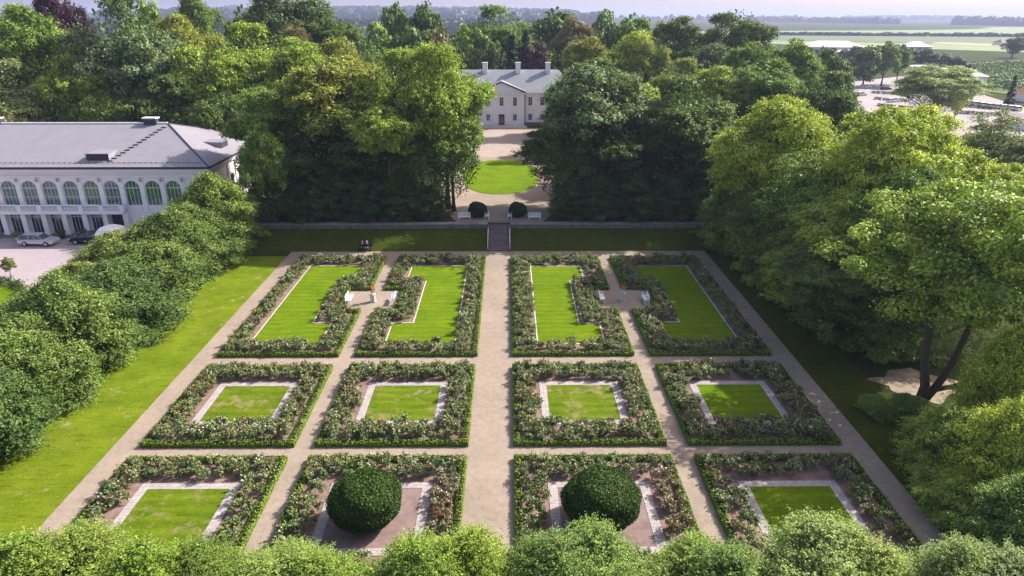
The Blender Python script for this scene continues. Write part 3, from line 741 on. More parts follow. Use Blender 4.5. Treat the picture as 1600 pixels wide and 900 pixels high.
for p, q in (((xb, ya, ez), (hx, ym, rz_)), ((xb, yb, ez), (hx, ym, rz_))): b.tube([(p[0], p[1], p[2] + .06), (q[0], q[1], q[2] + .06)], [.09, .09], GUTTER, 6)
b.tube([(xa + 10.2, ym, rz_ + .08), (hx, ym, rz_ + .08)], [.16, .16], PLASTERW, 6); b.build('ridge_cap', rf)
b = MB(); sl = (rz_ - ez) / (ym - ya)
x = xb - 1.5
while x > -82:
    b.box(x, x + .12, ya + .9, ya + .96, ez + .9 * sl, ez + .9 * sl + .22, ROOF); x -= .72
b.box(-82, xb - 1.2, ya + .93, ya + .95, ez + .9 * sl + .1, ez + .9 * sl + .13, GUTTER); b.build('snow_guard', rf)
b = MB()
for k in range(14):
    yv = ya + 1.4 + k * .72; xk = -48.9 - 3.4 * (1 - k / 13.) ; b.box(xk - .35, xk + .35, yv, yv + .2, ez + (yv - ya) * sl + .06, ez + (yv - ya) * sl + .14, GUTTER)
b.build('roof_steps', rf)
def vent(x, y, z, w_, rot):
    b = MB(); c_, s_ = math.cos(rot), math.sin(rot)
    b.T = lambda u, v, q: (x + u * c_ - v * s_, y + u * s_ + v * c_, z + q)
    b.add([(-w_, 0, -.1), (w_, 0, -.1), (w_, 0, .85), (-w_, 0, .85), (-w_, 2.6, .98), (w_, 2.6, .98), (-w_, .1, -.1), (w_, .1, -.1)], [(3, 2, 5, 4), (0, 3, 4, 6), (1, 7, 5, 2)], ROOF)
    b.box(-w_ + .08, w_ - .08, -.02, .05, .02, .8, GUTTER)
    b.box(-w_ - .12, w_ + .12, -.12, .1, .85, .93, ROOF); b.build('roof_vent', rf)
vent(-54.0, ya + 1.7, ez + 1.7 * sl, 1.5, 0); vent(-83.0 + 14.2, ya + 2.2, ez + 2.2 * sl + .0, 1.2, 0) if False else None
vent(xb - 1.9, 101.2, ez + 1.9 * (rz_ - ez) / 10.2, 1.35, H_)
b = MB()
for cx in (-51.2, -74.0): b.box(cx - .9, cx + .9, ym - .5, ym + .5, rz_ - .4, rz_ + .75, GUTTER); b.box(cx - 1.05, cx + 1.05, ym - .62, ym + .62, rz_ + .75, rz_ + .9, PLASTERW)
b.build('chimney', rf)
bx1 = wc[2] - 1.385 + .05
b = MB(); b.box(FX0, bx1, FY - 1.1, FY - .11, 3.1, 3.4, PLASTERW); b.build('balcony', P0)
b = MB()
for k in range(2, 20):
    u = wc[k] - 1.385
    if u > -96: b.box(u - .28, u + .28, FY - 1.09, FY - .75, 3.4, 4.4, PLASTERW)
b.box(FX0, bx1, FY - 1.05, FY - .8, 4.26, 4.4, PLASTERW); b.box(FX0, bx1, FY - 1.05, FY - .8, 3.4, 3.52, PLASTERW)
x = bx1 - .4
while x > -80: b.lathe([(.05, 0), (.09, .2), (.045, .5), (.05, .74)], PLASTERW, (x, FY - .92, 3.52), 6); x -= .24
b.build('balustrade', P0)
b = MB()
for k in range(2, 20):
    u = wc[k] - 1.385
    if u > -74: b = MB(); b.box(u - .33, u + .33, FY - .62, FY - .01, .12, 3.1, PLASTERW); b.box(u - .38, u + .38, FY - .66, FY - .01, .12, .4, PLASTERW); b.build('porch_pier', P0)
b = MB(); b.box(FX0, bx1, FY - 1.9, FY - .003, -.05, .12, STONE); b.build('plinth_step', P0)

# courtyard
sheet('courtyard', [(-110, 56), (-47, 56), (-40.5, 66), (-37.8, 90.2), (-37.8, 116), (-110, 116)], .02, COURT)
sheet('round_lawn', ell(-58.5, 64.0, 8.2, 8.2), .06, LAWN)
n = 9000; th = rs.uniform(0, 6.28, n); rr = 8.6 + rs.normal(size=n) * .3; lum = 1 + .2 * np.sin(th * 23) + .1 * np.sin(th * 41)
P = np.stack([-58.5 + rr * np.cos(th), 64.0 + rr * np.sin(th), rs.uniform(0, .75, n) * lum], 1)
o = link('ring_hedge', leafmesh('ring_hedge', [(P, rs.normal(size=(n, 3)) + [0, 0, .6], .17 * rs.uniform(.6, 1.3, n), np.clip(rs.normal(.42, .2, n), 0, 1), 0)], [LEAF])); o.color = (.1, .14, .035, 1)
tag(o, 'low rounded hedge circling the round lawn in the courtyard', 'hedge')

# cars
def car(label, x, y, rz, paint, L=4.7):
    t = thing('parked_car', label, 'car', (x, y, .02), rz)
    prof = [(-2.3, .35), (-2.33, .75), (-2.2, .98), (-1.95, 1.42), (-1.6, 1.5), (.1, 1.5), (.5, 1.42), (1.15, .98), (2.05, .82), (2.32, .62), (2.33, .35)]
    k = L / 4.66; b = MB(); W = .88
    low = [(p[0] * k, min(p[1], .96)) for p in prof]
    cols_ = []
    for s, wy, in ((-1, W), (1, W)): cols_.append([(px_, s * (wy - max(0, z - .9) * .0 - (.06 if abs(px_) > 2.1 else 0)), z) for px_, z in low])
    n = len(low); vs2 = cols_[0] + cols_[1]
    b.add(vs2, [tuple(range(n)), tuple(range(n, 2 * n))[::-1]] + [(i, i + n, (i + 1) % n + n, (i + 1) % n) for i in range(n)], paint)
    # cabin shell (roof) with slanted sides
    cab = [(-2.12 * k, .97), (-1.93 * k, 1.42), (-1.6 * k, 1.5), (.1 * k, 1.5), (.48 * k, 1.42), (1.12 * k, .97)]
    rf_ = [(p[0], p[1]) for p in cab[1:5]]
    v3 = [(p[0], s * .68, p[1]) for s in (-1, 1) for p in rf_]
    b.add(v3, [(0, 1, 5, 4), (1, 2, 6, 5), (2, 3, 7, 6)], paint)
    for s in (-1, 1):
        for (xa_, xb_) in ((-2.12, -1.93), (-.75, -.72), (.0, .03), (1.12, .48)):
            b.tube([(xa_ * k, s * .84, .96), (xb_ * k, s * .69, 1.44)], [.04, .035], paint, 5)
    b.build('body', t)
    b = MB(); c0 = [(cab[0][0], .83, .965), (cab[5][0], .83, .965)]; v4 = []
    for s in (-1, 1): v4 += [(cab[0][0], s * .84, .965), (cab[1][0], s * .675, 1.42), (cab[2][0], s * .67, 1.49), (cab[3][0], s * .67, 1.49), (cab[4][0], s * .675, 1.42), (cab[5][0], s * .84, .965)]
    b.add(v4, [(0, 1, 2, 3, 4, 5), (11, 10, 9, 8, 7, 6), (0, 6, 7, 1), (4, 10, 11, 5)], CARGL); b.build('windows', t)
    for wx in (-1.4 * k, 1.42 * k):
        for s in (-1, 1):
            b = MB(); b.T = lambda u, v, q, wx=wx, s=s: (wx + u, s * (.80) + q * s, .33 + v)
            b.lathe([(.2, -.1), (.33, -.1), (.33, .1), (.2, .1)], RUBBER, n=18); wh = b.build('wheel', t)
            b = MB(); b.T = lambda u, v, q, wx=wx, s=s: (wx + u, s * (.80) + q * s, .33 + v); b.lathe([(.02, .09), (.2, .11)], RIM, n=14); b.build('rim', wh)
    for s in (-1, 1):
        b = MB(); b.box(2.2 * k, 2.34 * k, min(s * .5, s * .82), max(s * .5, s * .82), .58, .74, LAMPW); b.build('headlight', t)
        b = MB(); b.box(-2.35 * k, -2.27 * k, min(s * .6, s * .84), max(s * .6, s * .84), .7, .95, REDL); b.build('tail_light', t)
car('silver estate car parked in front of the arched building', -60.6, 86.2, -.05, SILVER)
car('dark car parked right of the silver estate by the facade', -54.5, 87.0, math.pi, BLACKP, 4.4)
# parasol
t = thing('white_parasol', 'large white parasol open beside the dark car', 'parasol', (-50.4, 85.6, .02))
b = MB(); b.lathe([(2.1, 1.85), (2.0, 2.05), (1.5, 2.45), (.8, 2.75), (.05, 2.88), (.03, 2.84), (.8, 2.7), (1.5, 2.4), (2.0, 1.97)], simple('white_canvas', (.85, .82, .82), .9, .03), n=8); b.build('canopy', t)
b = MB(); b.tube([(0, 0, 0), (0, 0, 2.9)], [.04, .03], WHITE); b.build('pole', t)
b = MB(); b.lathe([(.35, 0), (.35, .08), (.1, .12)], STONE, n=14); b.build('base', t)
def potted(label, x, y, rr, potm, col, lawnz=.14):
    t = thing('potted_shrub', label, 'potted plant', (x, y, lawnz), 0, 'potted shrubs along the facade')
    b = MB(); b.lathe([(.25, 0), (.36, .42), (.38, .45), (.3, .45)], potm, n=14); b.build('pot', t, True)
    n = 900; d = unit(n); P = d * rr * rs.uniform(.8, 1.05, (n, 1)) + [0, 0, .42 + rr * .9]
    o = link('foliage', leafmesh('foliage', [(P, d + rs.normal(size=(n, 3)) * .4, .1 * np.ones(n), rs.rand(n), 0)], [LEAF]), t); o.color = (*col, 1)
potted('round dark shrub in a pot by the facade behind the silver car bonnet', -59.0, 88.6, .48, DARK, C['dark'])
potted('round dark shrub in a pot by the facade behind the dark car', -56.1, 88.7, .48, DARK, C['dark'])
potted('dark shrub in a pale pot at the left edge of the courtyard', -64.6, 88.0, .45, WHITE, C['deep'], .02)
x, y = on_z(17, 431); tree('standard_shrub', 'small thin-stemmed shrub beside the ring hedge of the courtyard', 'shrub', 'sparse', x, y, 0, .95, 2.3, 'pale')

# manor -----------------------------------------------------------------------
M0 = thing('manor_house', 'white manor house with triangular pediment at the end of the vista', 'building', (-.35, 175, TZ))
MW = 19.0
TM = lambda u, d, z: (u, .9 + d, z); TP = lambda u, d, z: (u, d, z)
b = MB()
pav = [(-3.35, 1.05, 5.0, 7.1, False), (0, 1.05, 5.0, 7.1, False), (3.35, 1.05, 5.0, 7.1, False)]
pavl = [(-3.35, 1.05, 1.35, 3.0, False), (0, 1.5, .35, 3.0, False), (3.35, 1.05, 1.35, 3.0, False)]
sd = [5.5 + 1.7 + 3.0 * k for k in range(4)]
up = [(s * u, 1.05, 5.0, 7.1, False) for u in sd for s in (-1, 1)]; lo = [(s * u, 1.05, 1.35, 3.0, False) for u in sd for s in (-1, 1)]
wall_run(b, TP, -5.6, 5.6, 4.2, 8.0, pav, CREAM); wall_run(b, TP, -5.6, 5.6, 0, 4.2, pavl, CREAM)
for s in (-1, 1):
    u0, u1 = sorted((s * 5.6, s * MW))
    wall_run(b, TM, u0, u1, 4.2, 8.0, [o for o in up if u0 < o[0] < u1], CREAM); wall_run(b, TM, u0, u1, 0, 4.2, [o for o in lo if u0 < o[0] < u1], CREAM)
    b.add([(s * 5.6, 0, 0), (s * 5.6, .9, 0), (s * 5.6, .9, 8), (s * 5.6, 0, 8)], [(0, 1, 2, 3)], CREAM)
    b.add([(s * MW, .9, 0), (s * MW, 15, 0), (s * MW, 15, 8), (s * MW, .9, 8)], [(0, 1, 2, 3)], CREAM)
b.box(-MW + .3, MW - .3, 1.6, 15, 0, 7.9, DARK); b.build('wall', M0)
WDARK = simple('window_frame_brown', (.25, .2, .2), .7)
for q in (pav, pavl):
    for i, (u, wd, si, to, ar) in enumerate(q):
        window(M0, TP, u, wd, si, to, ar, name='door' if (q is pavl and i == 1) else 'window', gl=GLASSD, fm=WHITE if not (q is pavl and i == 1) else DARK, nv=1, nh=2, fw=.08)
for q in (up, lo):
    for (u, wd, si, to, ar) in q: window(M0, TM, u, wd, si, to, ar, gl=GLASSD, nv=1, nh=2, fw=.08)
b = MB()
for u in (-5.3, -1.75, 1.75, 5.3): b.box(u - .3, u + .3, -.14, -.003, 0.35, 7.75, PLASTERW)
b.box(-5.6, 5.6, -.1, -.004, 3.75, 3.95, PLASTERW); b.build('pilaster', M0)
b = MB(); b.box(-6.0, 6.0, -.45, 1.2, 7.9, 8.2, PLASTERW)
for s in (-1, 1):
    u0, u1 = sorted((s * 5.95, s * (MW + .4))); b.box(u0, u1, .45, 1.2, 7.85, 8.15, PLASTERW)
b.build('cornice', M0)
b = MB(); b.add([(-5.7, -.1, 8.2), (5.7, -.1, 8.2), (0, -.1, 10.6)], [(0, 1, 2)], CREAM)
b.build('pediment', M0)
b = MB()
for s in (-1, 1):
    b.add([(s * 6.25, -.5, 8.2), (s * 6.25, -.5, 8.42), (0, -.5, 10.95), (0, -.5, 10.7), (s * 6.25, 0, 8.2), (s * 6.25, 0, 8.42), (0, 0, 10.95), (0, 0, 10.7)], [(0, 1, 2, 3), (1, 5, 6, 2), (0, 4, 7, 3)], GUTTER)
    b.add([(s * 6.3, -.5, 8.43), (0, -.5, 10.97), (0, 6, 10.97), (s * 6.3, 1.0, 8.43)], [(0, 1, 2, 3)], ROOF2)
    b.tube([(s * 5.85, -.1, 8.2), (s * 5.85, -.1, 0)], [.08, .08], GUTTER, 6)
b.build('pediment_roof', M0)
rzm = 13.15
b = MB(); xa, xb, ya, yb = -MW - .5, MW + .5, .35, 15.5; ym = (ya + yb) / 2
b.add([(xa, ya, 8.16), (xb, ya, 8.16), (xb, yb, 8.16), (xa, yb, 8.16), (xa + 5, ym, rzm), (xb - 5, ym, rzm)], [(0, 1, 5, 4), (2, 3, 4, 5), (1, 2, 5), (3, 0, 4)], ROOF2); rf = b.build('roof', M0)
for u in (-4.2, 4.2, 11.8, -11.8):
    b = MB(); b.box(u - .62, u + .62, ym - 1.3, ym - .3, rzm - 1.5, rzm + 1.6, CREAM); b.box(u - .72, u + .72, ym - 1.4, ym - .2, rzm + 1.6, rzm + 1.8, PLASTERW); b.build('chimney', rf)
b = MB(); b.box(-6.2, 6.2, -3.2, -.01, 0, .3, PALESTONE); b.box(-6.6, 6.6, -3.8, -3.21, 0, .15, PALESTONE); b.build('steps', M0)
b = MB(); b.box(-MW, MW, .78, .897, 0, .9, STONE); b.build('plinth', M0)

# ------------------------------------------------------------------ people on a bench by the back path
def person(label, x, y, z, rz, hair, top):
    t = thing('person', label, 'person', (x, y, z), rz, 'two people sitting by the back path')
    def skin(name, verts, edges, radii, m, root=0):
        me = bpy.data.meshes.new(name); me.from_pydata(verts, edges, []); o = bpy.data.objects.new(name, me); COL.objects.link(o)
        md = o.modifiers.new('s', 'SKIN'); o.modifiers.new('d', 'SUBSURF').levels = 1; o.modifiers['d'].render_levels = 1
        for i, r_ in enumerate(radii): me.skin_vertices[0].data[i].radius = (r_, r_); me.skin_vertices[0].data[i].use_root = i == root
        me.materials.append(m); o.parent = t; return o
    V = [(0, .02, .50), (0, .05, .75), (0, .03, 1.0), (0, .01, 1.10), (0, -.02, 1.2), (0, -.03, 1.3)]; Rr = [.14, .13, .12, .055, .085, .07]; E_ = [(0, 1), (1, 2), (2, 3), (3, 4), (4, 5)]
    tv = [(0, .02, .50), (0, .05, .75), (0, .03, 1.0)]; tr_ = [.16, .155, .14]; te = [(0, 1), (1, 2)]
    lv = [(0, .02, .50)]; lr = [.15]; le = []
    for s in (-1, 1):
        i = len(V); V += [(s * .17, .02, 1.0), (s * .23, .02, .75), (s * .15, -.22, .62), (s * .13, -.32, .6)]; Rr += [.06, .045, .035, .032]; E_ += [(2, i), (i, i + 1), (i + 1, i + 2), (i + 2, i + 3)]
        for f_ in range(5):
            j = len(V); a = (f_ - 2) * .02; V += [(s * (.13 + a), -.37 + abs(a) * .6, .595), (s * (.13 + a * 1.2), -.41 + abs(a), .575)]; Rr += [.009, .007]; E_ += [(i + 3, j), (j, j + 1)]
        j = len(V); V += [(s * .1, -.05, .5), (s * .12, -.45, .5), (s * .12, -.48, .1), (s * .13, -.6, .05)]; Rr += [.09, .065, .045, .04]; E_ += [(0, j), (j, j + 1), (j + 1, j + 2), (j + 2, j + 3)]
        q = len(tv); tv += [(s * .17, .02, 1.0), (s * .23, .02, .75), (s * .155, -.2, .625)]; tr_ += [.08, .062, .05]; te += [(2, q), (q, q + 1), (q + 1, q + 2)]
        q = len(lv); lv += [(s * .1, -.05, .5), (s * .12, -.45, .5), (s * .12, -.48, .14)]; lr += [.11, .085, .07]; le += [(0, q), (q, q + 1), (q + 1, q + 2)]
    skin('body', V, E_, Rr, SKIN); skin('jacket', tv, te, tr_, top); skin('trousers', lv, le, lr, DKCLOTH)
    b = MB(); b.lathe([(.105, -.06), (.118, 0), (.11, .06), (.06, .115), (.01, .125)], hair, (0, .0, 1.28), 14); b.build('hair', t, True)
bt = thing('dark_bench', 'dark bench at the foot of the grass bank under two seated people', 'bench', (-17.2, 83.35, .03), 0)
b = MB(); b.box(-.9, .9, -.22, .25, .42, .47, DARK); b.build('seat', bt); b = MB(); b.box(-.9, .9, .25, .3, .55, .9, DARK); b.build('backrest', bt)
for s in (-.85, .79): b = MB(); b.box(s, s + .06, -.2, .29, 0, .42, DARK); b.build('leg', bt)
person('person in dark clothes with grey hair seated on the left of the dark bench', -17.5, 83.35, .0, .1, GREYH, DKCLOTH)
person('person in navy clothes with white hair seated on the right of the dark bench', -16.9, 83.3, .0, -.1, WHITEH, NAVY)

# ------------------------------------------------------------------ vegetation by place
# hornbeam row left
BL = [(-35.4, 83.0, 4.9, 8.8, 'bright', 'bright hornbeam at the far end of the left hedge row by the building corner'),
      (-37.2, 77.2, 4.7, 7.4, 'mid', 'hornbeam next to the far end of the left row, in front of the arched windows'),
      (-36.6, 71.2, 4.8, 6.9, 'mid', 'hornbeam of the left row level with the white parasol'),
      (-40.6, 69.0, 4.3, 6.2, 'olive', 'olive tinted hornbeam leaning over the courtyard edge'),
      (-36.2, 65.0, 4.8, 6.6, 'mid', 'hornbeam of the left row level with the left paved square'),
      (-40.0, 61.8, 4.0, 4.9, 'olive', 'rounded olive hornbeam below the courtyard corner'),
      (-36.2, 58.4, 4.8, 6.7, 'deep', 'dark hornbeam of the left row level with the far row lawn end'),
      (-41.3, 55.2, 4.2, 4.9, 'mid', 'mid green hornbeam behind the row beside the round lawn'),
      (-36.4, 51.8, 4.9, 6.8, 'mid', 'hornbeam of the left row level with the middle row beds'),
      (-41.2, 48.2, 4.4, 5.6, 'deep', 'dark hornbeam at the left frame edge behind the row'),
      (-36.6, 45.6, 4.7, 6.5, 'mid', 'hornbeam of the left row casting shade by the bare patch'),
      (-36.2, 39.4, 4.5, 6.2, 'deep', 'near hornbeam of the left row at the left frame edge'),
      (-37.0, 33.5, 4.0, 5.5, 'mid', 'nearest hornbeam of the left row at the bottom left corner')]
HC = dict(bright=(.21, .29, .055), mid=(.14, .215, .045), deep=(.085, .145, .035), olive=(.19, .235, .055))
for i, (x, y, R, h, c, lab) in enumerate(BL): tree('hornbeam', lab, 'tree', 'bush%d' % (i % 3), x + (1.0 if y < 80 and x > -40 else 0), y, 0, R * (1.09 + .08 * math.sin(i * 2.3)), h * (1.12 + .1 * math.sin(i * 4.1)), HC[c], 'hornbeam row on the left')
# foreground border
FG = ['far left shrub of the bottom border', 'left shrub of the bottom border below the bare lawn strip', 'shrub of the bottom border below the outer left path', 'shrub of the bottom border below the near left bed', 'shrub of the bottom border left of the near left lawn corner',
      'shrub of the bottom border below the second path', 'shrub of the bottom border under the left yew dome', 'shrub of the bottom border at the left of the central path', 'shrub of the bottom border at the foot of the central path', 'shrub of the bottom border left of the right yew dome', 'shrub of the bottom border under the right yew dome',
      'shrub of the bottom border below the right side path', 'shrub of the bottom border below the rightmost near lawn', 'shrub of the bottom border right of the rightmost near lawn', 'shrub of the bottom border below the outer right path', 'shrub of the bottom border at the bottom right corner']
fgc = [(.19, .27, .06), (.21, .27, .07), (.18, .27, .05), (.14, .21, .05), (.21, .28, .09), (.17, .25, .05), (.2, .29, .06), (.23, .31, .06), (.13, .2, .06), (.16, .24, .07), (.2, .28, .07), (.15, .23, .07), (.22, .29, .11), (.25, .31, .09), (.21, .28, .12), (.15, .21, .08)]
top = [833, 840, 838, 846, 862, 872, 840, 826, 836, 834, 846, 850, 826, 828, 838, 852]
for i in range(16):
    px = -10 + i * 107 + 26 * math.sin(i * 3.3); Y = 25.2 + .7 * math.sin(i * 2.1)
    x, z = on_y(px, top[i] + 4, Y); tree('border_shrub', FG[i], 'shrub', 'hedge%d' % (i % 3), x, Y, 0, 3.05 + .4 * math.sin(i * 1.7), z * .93, tuple(k * q for k, q in zip(fgc[i], (.95, 1.0, .65))), 'shrub border along the bottom edge')

T = tree_px
# terrace, left block
T('maple_tree', 'broad bright tree immediately left of the manor vista', 'fine0', 694, 96, 72, 152, 'bright', TZ)
T('maple_tree', 'tall tree second to the left of the vista, behind the pale low clump', 'big0', 618, 99, 78, 150, 'bright', TZ)
T('linden_tree', 'pale low tree in front of the dark trunks left of the vista', 'high', 606, 90.5, 168, 108, 'bright', TZ)
T('linden_tree', 'leafy low tree whose foliage hangs beside the oval lawn on the left', 'fine1', 706, 94.5, 180, 120, 'mid', TZ)
T('chestnut_tree', 'leafy low tree whose foliage hangs beside the oval lawn on the right', 'big3', 872, 96.5, 205, 125, 'deep', TZ)
T('linden_tree', 'broad yellowish tree in the middle of the left terrace block', 'big1', 520, 98, 92, 190, 'olive', TZ)
T('linden_tree', 'tree at the left end of the terrace block beside the arched building', 'big2', 430, 97, 140, 135, 'mid', TZ)
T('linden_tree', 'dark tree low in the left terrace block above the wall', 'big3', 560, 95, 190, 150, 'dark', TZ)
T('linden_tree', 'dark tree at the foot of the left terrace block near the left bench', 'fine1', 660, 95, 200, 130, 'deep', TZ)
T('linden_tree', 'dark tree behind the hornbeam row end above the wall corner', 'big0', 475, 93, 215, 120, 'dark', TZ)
T('linden_tree', 'dark low tree above the left end of the terrace wall', 'fine1', 408, 89.5, 200, 84, 'mid', 0)
# terrace, right block
T('chestnut_tree', 'huge blue-green tree immediately right of the manor vista', 'big3', 926, 97, 102, 190, 'blue', TZ)
T('chestnut_tree', 'dark domed tree right of the huge blue-green one', 'big0', 1065, 97, 122, 165, 'deep', TZ)
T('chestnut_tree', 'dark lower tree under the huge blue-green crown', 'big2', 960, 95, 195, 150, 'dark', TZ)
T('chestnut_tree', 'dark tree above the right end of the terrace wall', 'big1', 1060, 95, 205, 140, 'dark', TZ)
T('chestnut_tree', 'deep green low tree between vista and wall on the right', 'fine1', 893, 95.5, 205, 100, 'deep', TZ)
T('linden_tree', 'bright tree behind the dark domed tree on the right', 'big2', 1010, 112, 135, 130, 'bright', TZ)
T('linden_tree', 'pale leafy tree behind the right block, left of the dark gap', 'big1', 1120, 125, 105, 120, 'bright', TZ)
T('linden_tree', 'bushy bright tree at centre right behind the block', 'big3', 1195, 122, 95, 120, 'mid', TZ)
T('linden_tree', 'dark rounded tree left of the village car park', 'big0', 1290, 118, 112, 110, 'deep', TZ)
T('linden_tree', 'mid green tree above the dark rounded one near the village', 'big1', 1235, 150, 70, 100, 'mid', TZ)
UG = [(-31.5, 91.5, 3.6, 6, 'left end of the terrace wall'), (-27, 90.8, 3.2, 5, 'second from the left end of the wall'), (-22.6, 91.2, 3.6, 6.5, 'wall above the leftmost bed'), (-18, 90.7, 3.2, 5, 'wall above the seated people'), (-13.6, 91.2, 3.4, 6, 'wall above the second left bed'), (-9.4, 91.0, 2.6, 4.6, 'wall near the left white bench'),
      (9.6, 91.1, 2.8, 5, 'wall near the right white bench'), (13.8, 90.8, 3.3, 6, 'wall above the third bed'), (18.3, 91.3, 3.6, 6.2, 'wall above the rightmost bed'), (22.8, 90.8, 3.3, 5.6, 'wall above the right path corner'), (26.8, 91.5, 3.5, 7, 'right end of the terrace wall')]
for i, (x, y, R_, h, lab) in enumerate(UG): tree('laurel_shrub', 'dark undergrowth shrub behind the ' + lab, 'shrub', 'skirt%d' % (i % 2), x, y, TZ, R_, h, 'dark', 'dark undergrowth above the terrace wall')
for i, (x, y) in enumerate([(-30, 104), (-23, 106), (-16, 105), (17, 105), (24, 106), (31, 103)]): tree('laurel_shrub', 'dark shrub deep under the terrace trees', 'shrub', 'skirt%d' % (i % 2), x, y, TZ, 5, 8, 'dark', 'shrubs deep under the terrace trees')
# right woodland along the garden
T('maple_tree', 'lime green tree at the corner of terrace wall and right path', 'near0', 1215, 79, 158, 195, 'lime', 0)
T('maple_tree', 'dark lower tree behind the wall corner on the right', 'near2', 1160, 90, 235, 110, 'deep', 0)
T('maple_tree', 'wide lime tree at the upper right with a rounded crown', 'near1', 1400, 67, 172, 235, 'lime', 0)
T('maple_tree', 'airy pale tree at the right edge below the car park', 'near2', 1550, 92, 182, 160, 'pale', 0)
T('maple_tree', 'green tree in the middle of the right wood, layered branches', 'near2', 1265, 70, 245, 200, 'mid', 0)
T('maple_tree', 'tree leaning over the outer right path level with the far row', 'near1', 1205, 76, 290, 140, 'deep', 0)
T('maple_tree', 'bright tree in the right wood with a pale flat top', 'near0', 1340, 62, 300, 215, 'bright', 0)
T('maple_tree', 'tree overhanging the path opposite the path crossing', 'near2', 1305, 57, 375, 170, 'deep', 0)
T('maple_tree', 'tree between forked tree and wide lime tree', 'near0', 1420, 58, 268, 170, 'mid', 0)
T('maple_tree', 'lime tree rising behind the forked tree at the right edge', 'near0', 1580, 62, 265, 200, 'lime', 0)
for (x, y, R_, h, c, lab) in [(29.8, 84.5, 4.4, 9.5, 'deep', 'leafy low tree at the right end of the bank grass'), (31.5, 78.0, 4.6, 10, 'mid', 'low branching tree along the right path below the bank'), (32.3, 71.5, 4.9, 10, 'deep', 'low tree beside the right path level with the paved square'),
        (31.8, 64.8, 4.8, 9.5, 'mid', 'low tree overhanging the right path near the far row end'), (32.2, 58.6, 4.6, 9, 'dark', 'dark low tree at the right end of the cross path'), (34.8, 54.0, 4.2, 8, 'dark', 'dark low tree behind the bare ground')]:
    tree('understorey_tree', lab, 'tree', 'skirt%d' % (int(y) % 2), x, y, 0, R_, h, {'deep': 'mid', 'mid': 'bright', 'dark': 'deep'}[c])
# big forked tree (visible double trunk)
x, z = on_y(1490, 272, 52)
PR, PHh, cmN, tmN = PROTO['near2']
me, cen = crown('crown', 7.9, 5.3, 17.6, nc=200, cr=1.35, nl=250, ls=.25, flat=.5, gap=.3, low=.3, lob=.4, spike=.35)
root = thing('forked_tree', 'large tree with a forked dark trunk beside the bare ground', 'tree', (33.4, 46.2, 0))
o = link('crown', me, root); o.color = (*C['bright'], 1); o.location = (2.9, 1.9, 0)
b = MB(); b.tube([(0, 0, -.2), (.1, .1, 1.2), (-.1, .6, 3.2), (.0, 1.2, 6), (.6, 2, 9.5), (1.0, 2.6, 14)], [.5, .36, .31, .27, .2, .08], BARK, 12); b.tube([(.1, 0, .1), (.9, .1, 1.1), (2.0, .5, 2.8), (3.0, 1.2, 5.0), (4.6, 2.5, 8.0), (5.2, 3.6, 12.5)], [.4, .3, .26, .23, .17, .07], BARK, 12)
b.tube([(.7, .1, .9), (1.9, -.2, 1.4), (3.1, -.2, 1.9), (3.6, .1, 2.9)], [.22, .17, .12, .06], BARK, 8)
for k in range(16):
    c_ = Vector(cen[k * 9]) + Vector((2.9, 1.9, 0)); a = Vector((.5, 1.9, 8)) if k % 2 else Vector((3.9, 2, 6.8)); b.tube([a, a.lerp(c_, .5) + Vector((0, 0, .5)), c_], [.16, .09, .03], BARK, 6)
b.build('trunk', root, True)
sheet('bare_earth', [(34.6 + (3.1 + .5 * math.sin(5 * a) + .35 * math.sin(9 * a + 1)) * math.cos(a), 48.8 + (2.5 + .4 * math.sin(4 * a + 2) + .3 * math.sin(7 * a)) * math.sin(a)) for a in [i * .131 for i in range(48)]], .03, gravel('dry_earth', (.3, .25, .19), .45, 9, 1.2))
# bottom right thicket
for i, (px, Y, pt, wp, c, k, lab) in enumerate([
        (1605, 41, 515, 170, 'lime', 'bush0', 'bright thicket shrub below the forked tree at the right edge'),
        (1490, 37, 645, 160, 'bright', 'bush1', 'pale thicket shrub beside the outer right path'),
        (1590, 34, 640, 190, 'lime', 'bush2', 'lime thicket shrub at the right edge above the corner'),
        (1500, 33.5, 735, 150, 'bright', 'bush0', 'mid green thicket shrub right of the near outer path'),
        (1600, 29, 760, 180, 'mid', 'bush1', 'shrub in the bottom right corner of the thicket'),
        (1418, 44.5, 618, 60, 'mid', 'bush2', 'small shrub at the foot of the forked trunk'),
        (1370, 44.5, 622, 60, 'mid', 'bush0', 'low dark shrub left of the forked trunk')]):
    T('thicket_shrub', lab, k, px, Y, pt, wp, c, 0, 'shrub', 'thicket at the lower right')
x, y = on_z(1535, 740, 2.5); tree('golden_shrub', 'small golden leaved shrub glowing in the dark thicket', 'shrub', 'hedge1', x - 1.5, y - .5, 0, .9, 3.2, 'yellow')

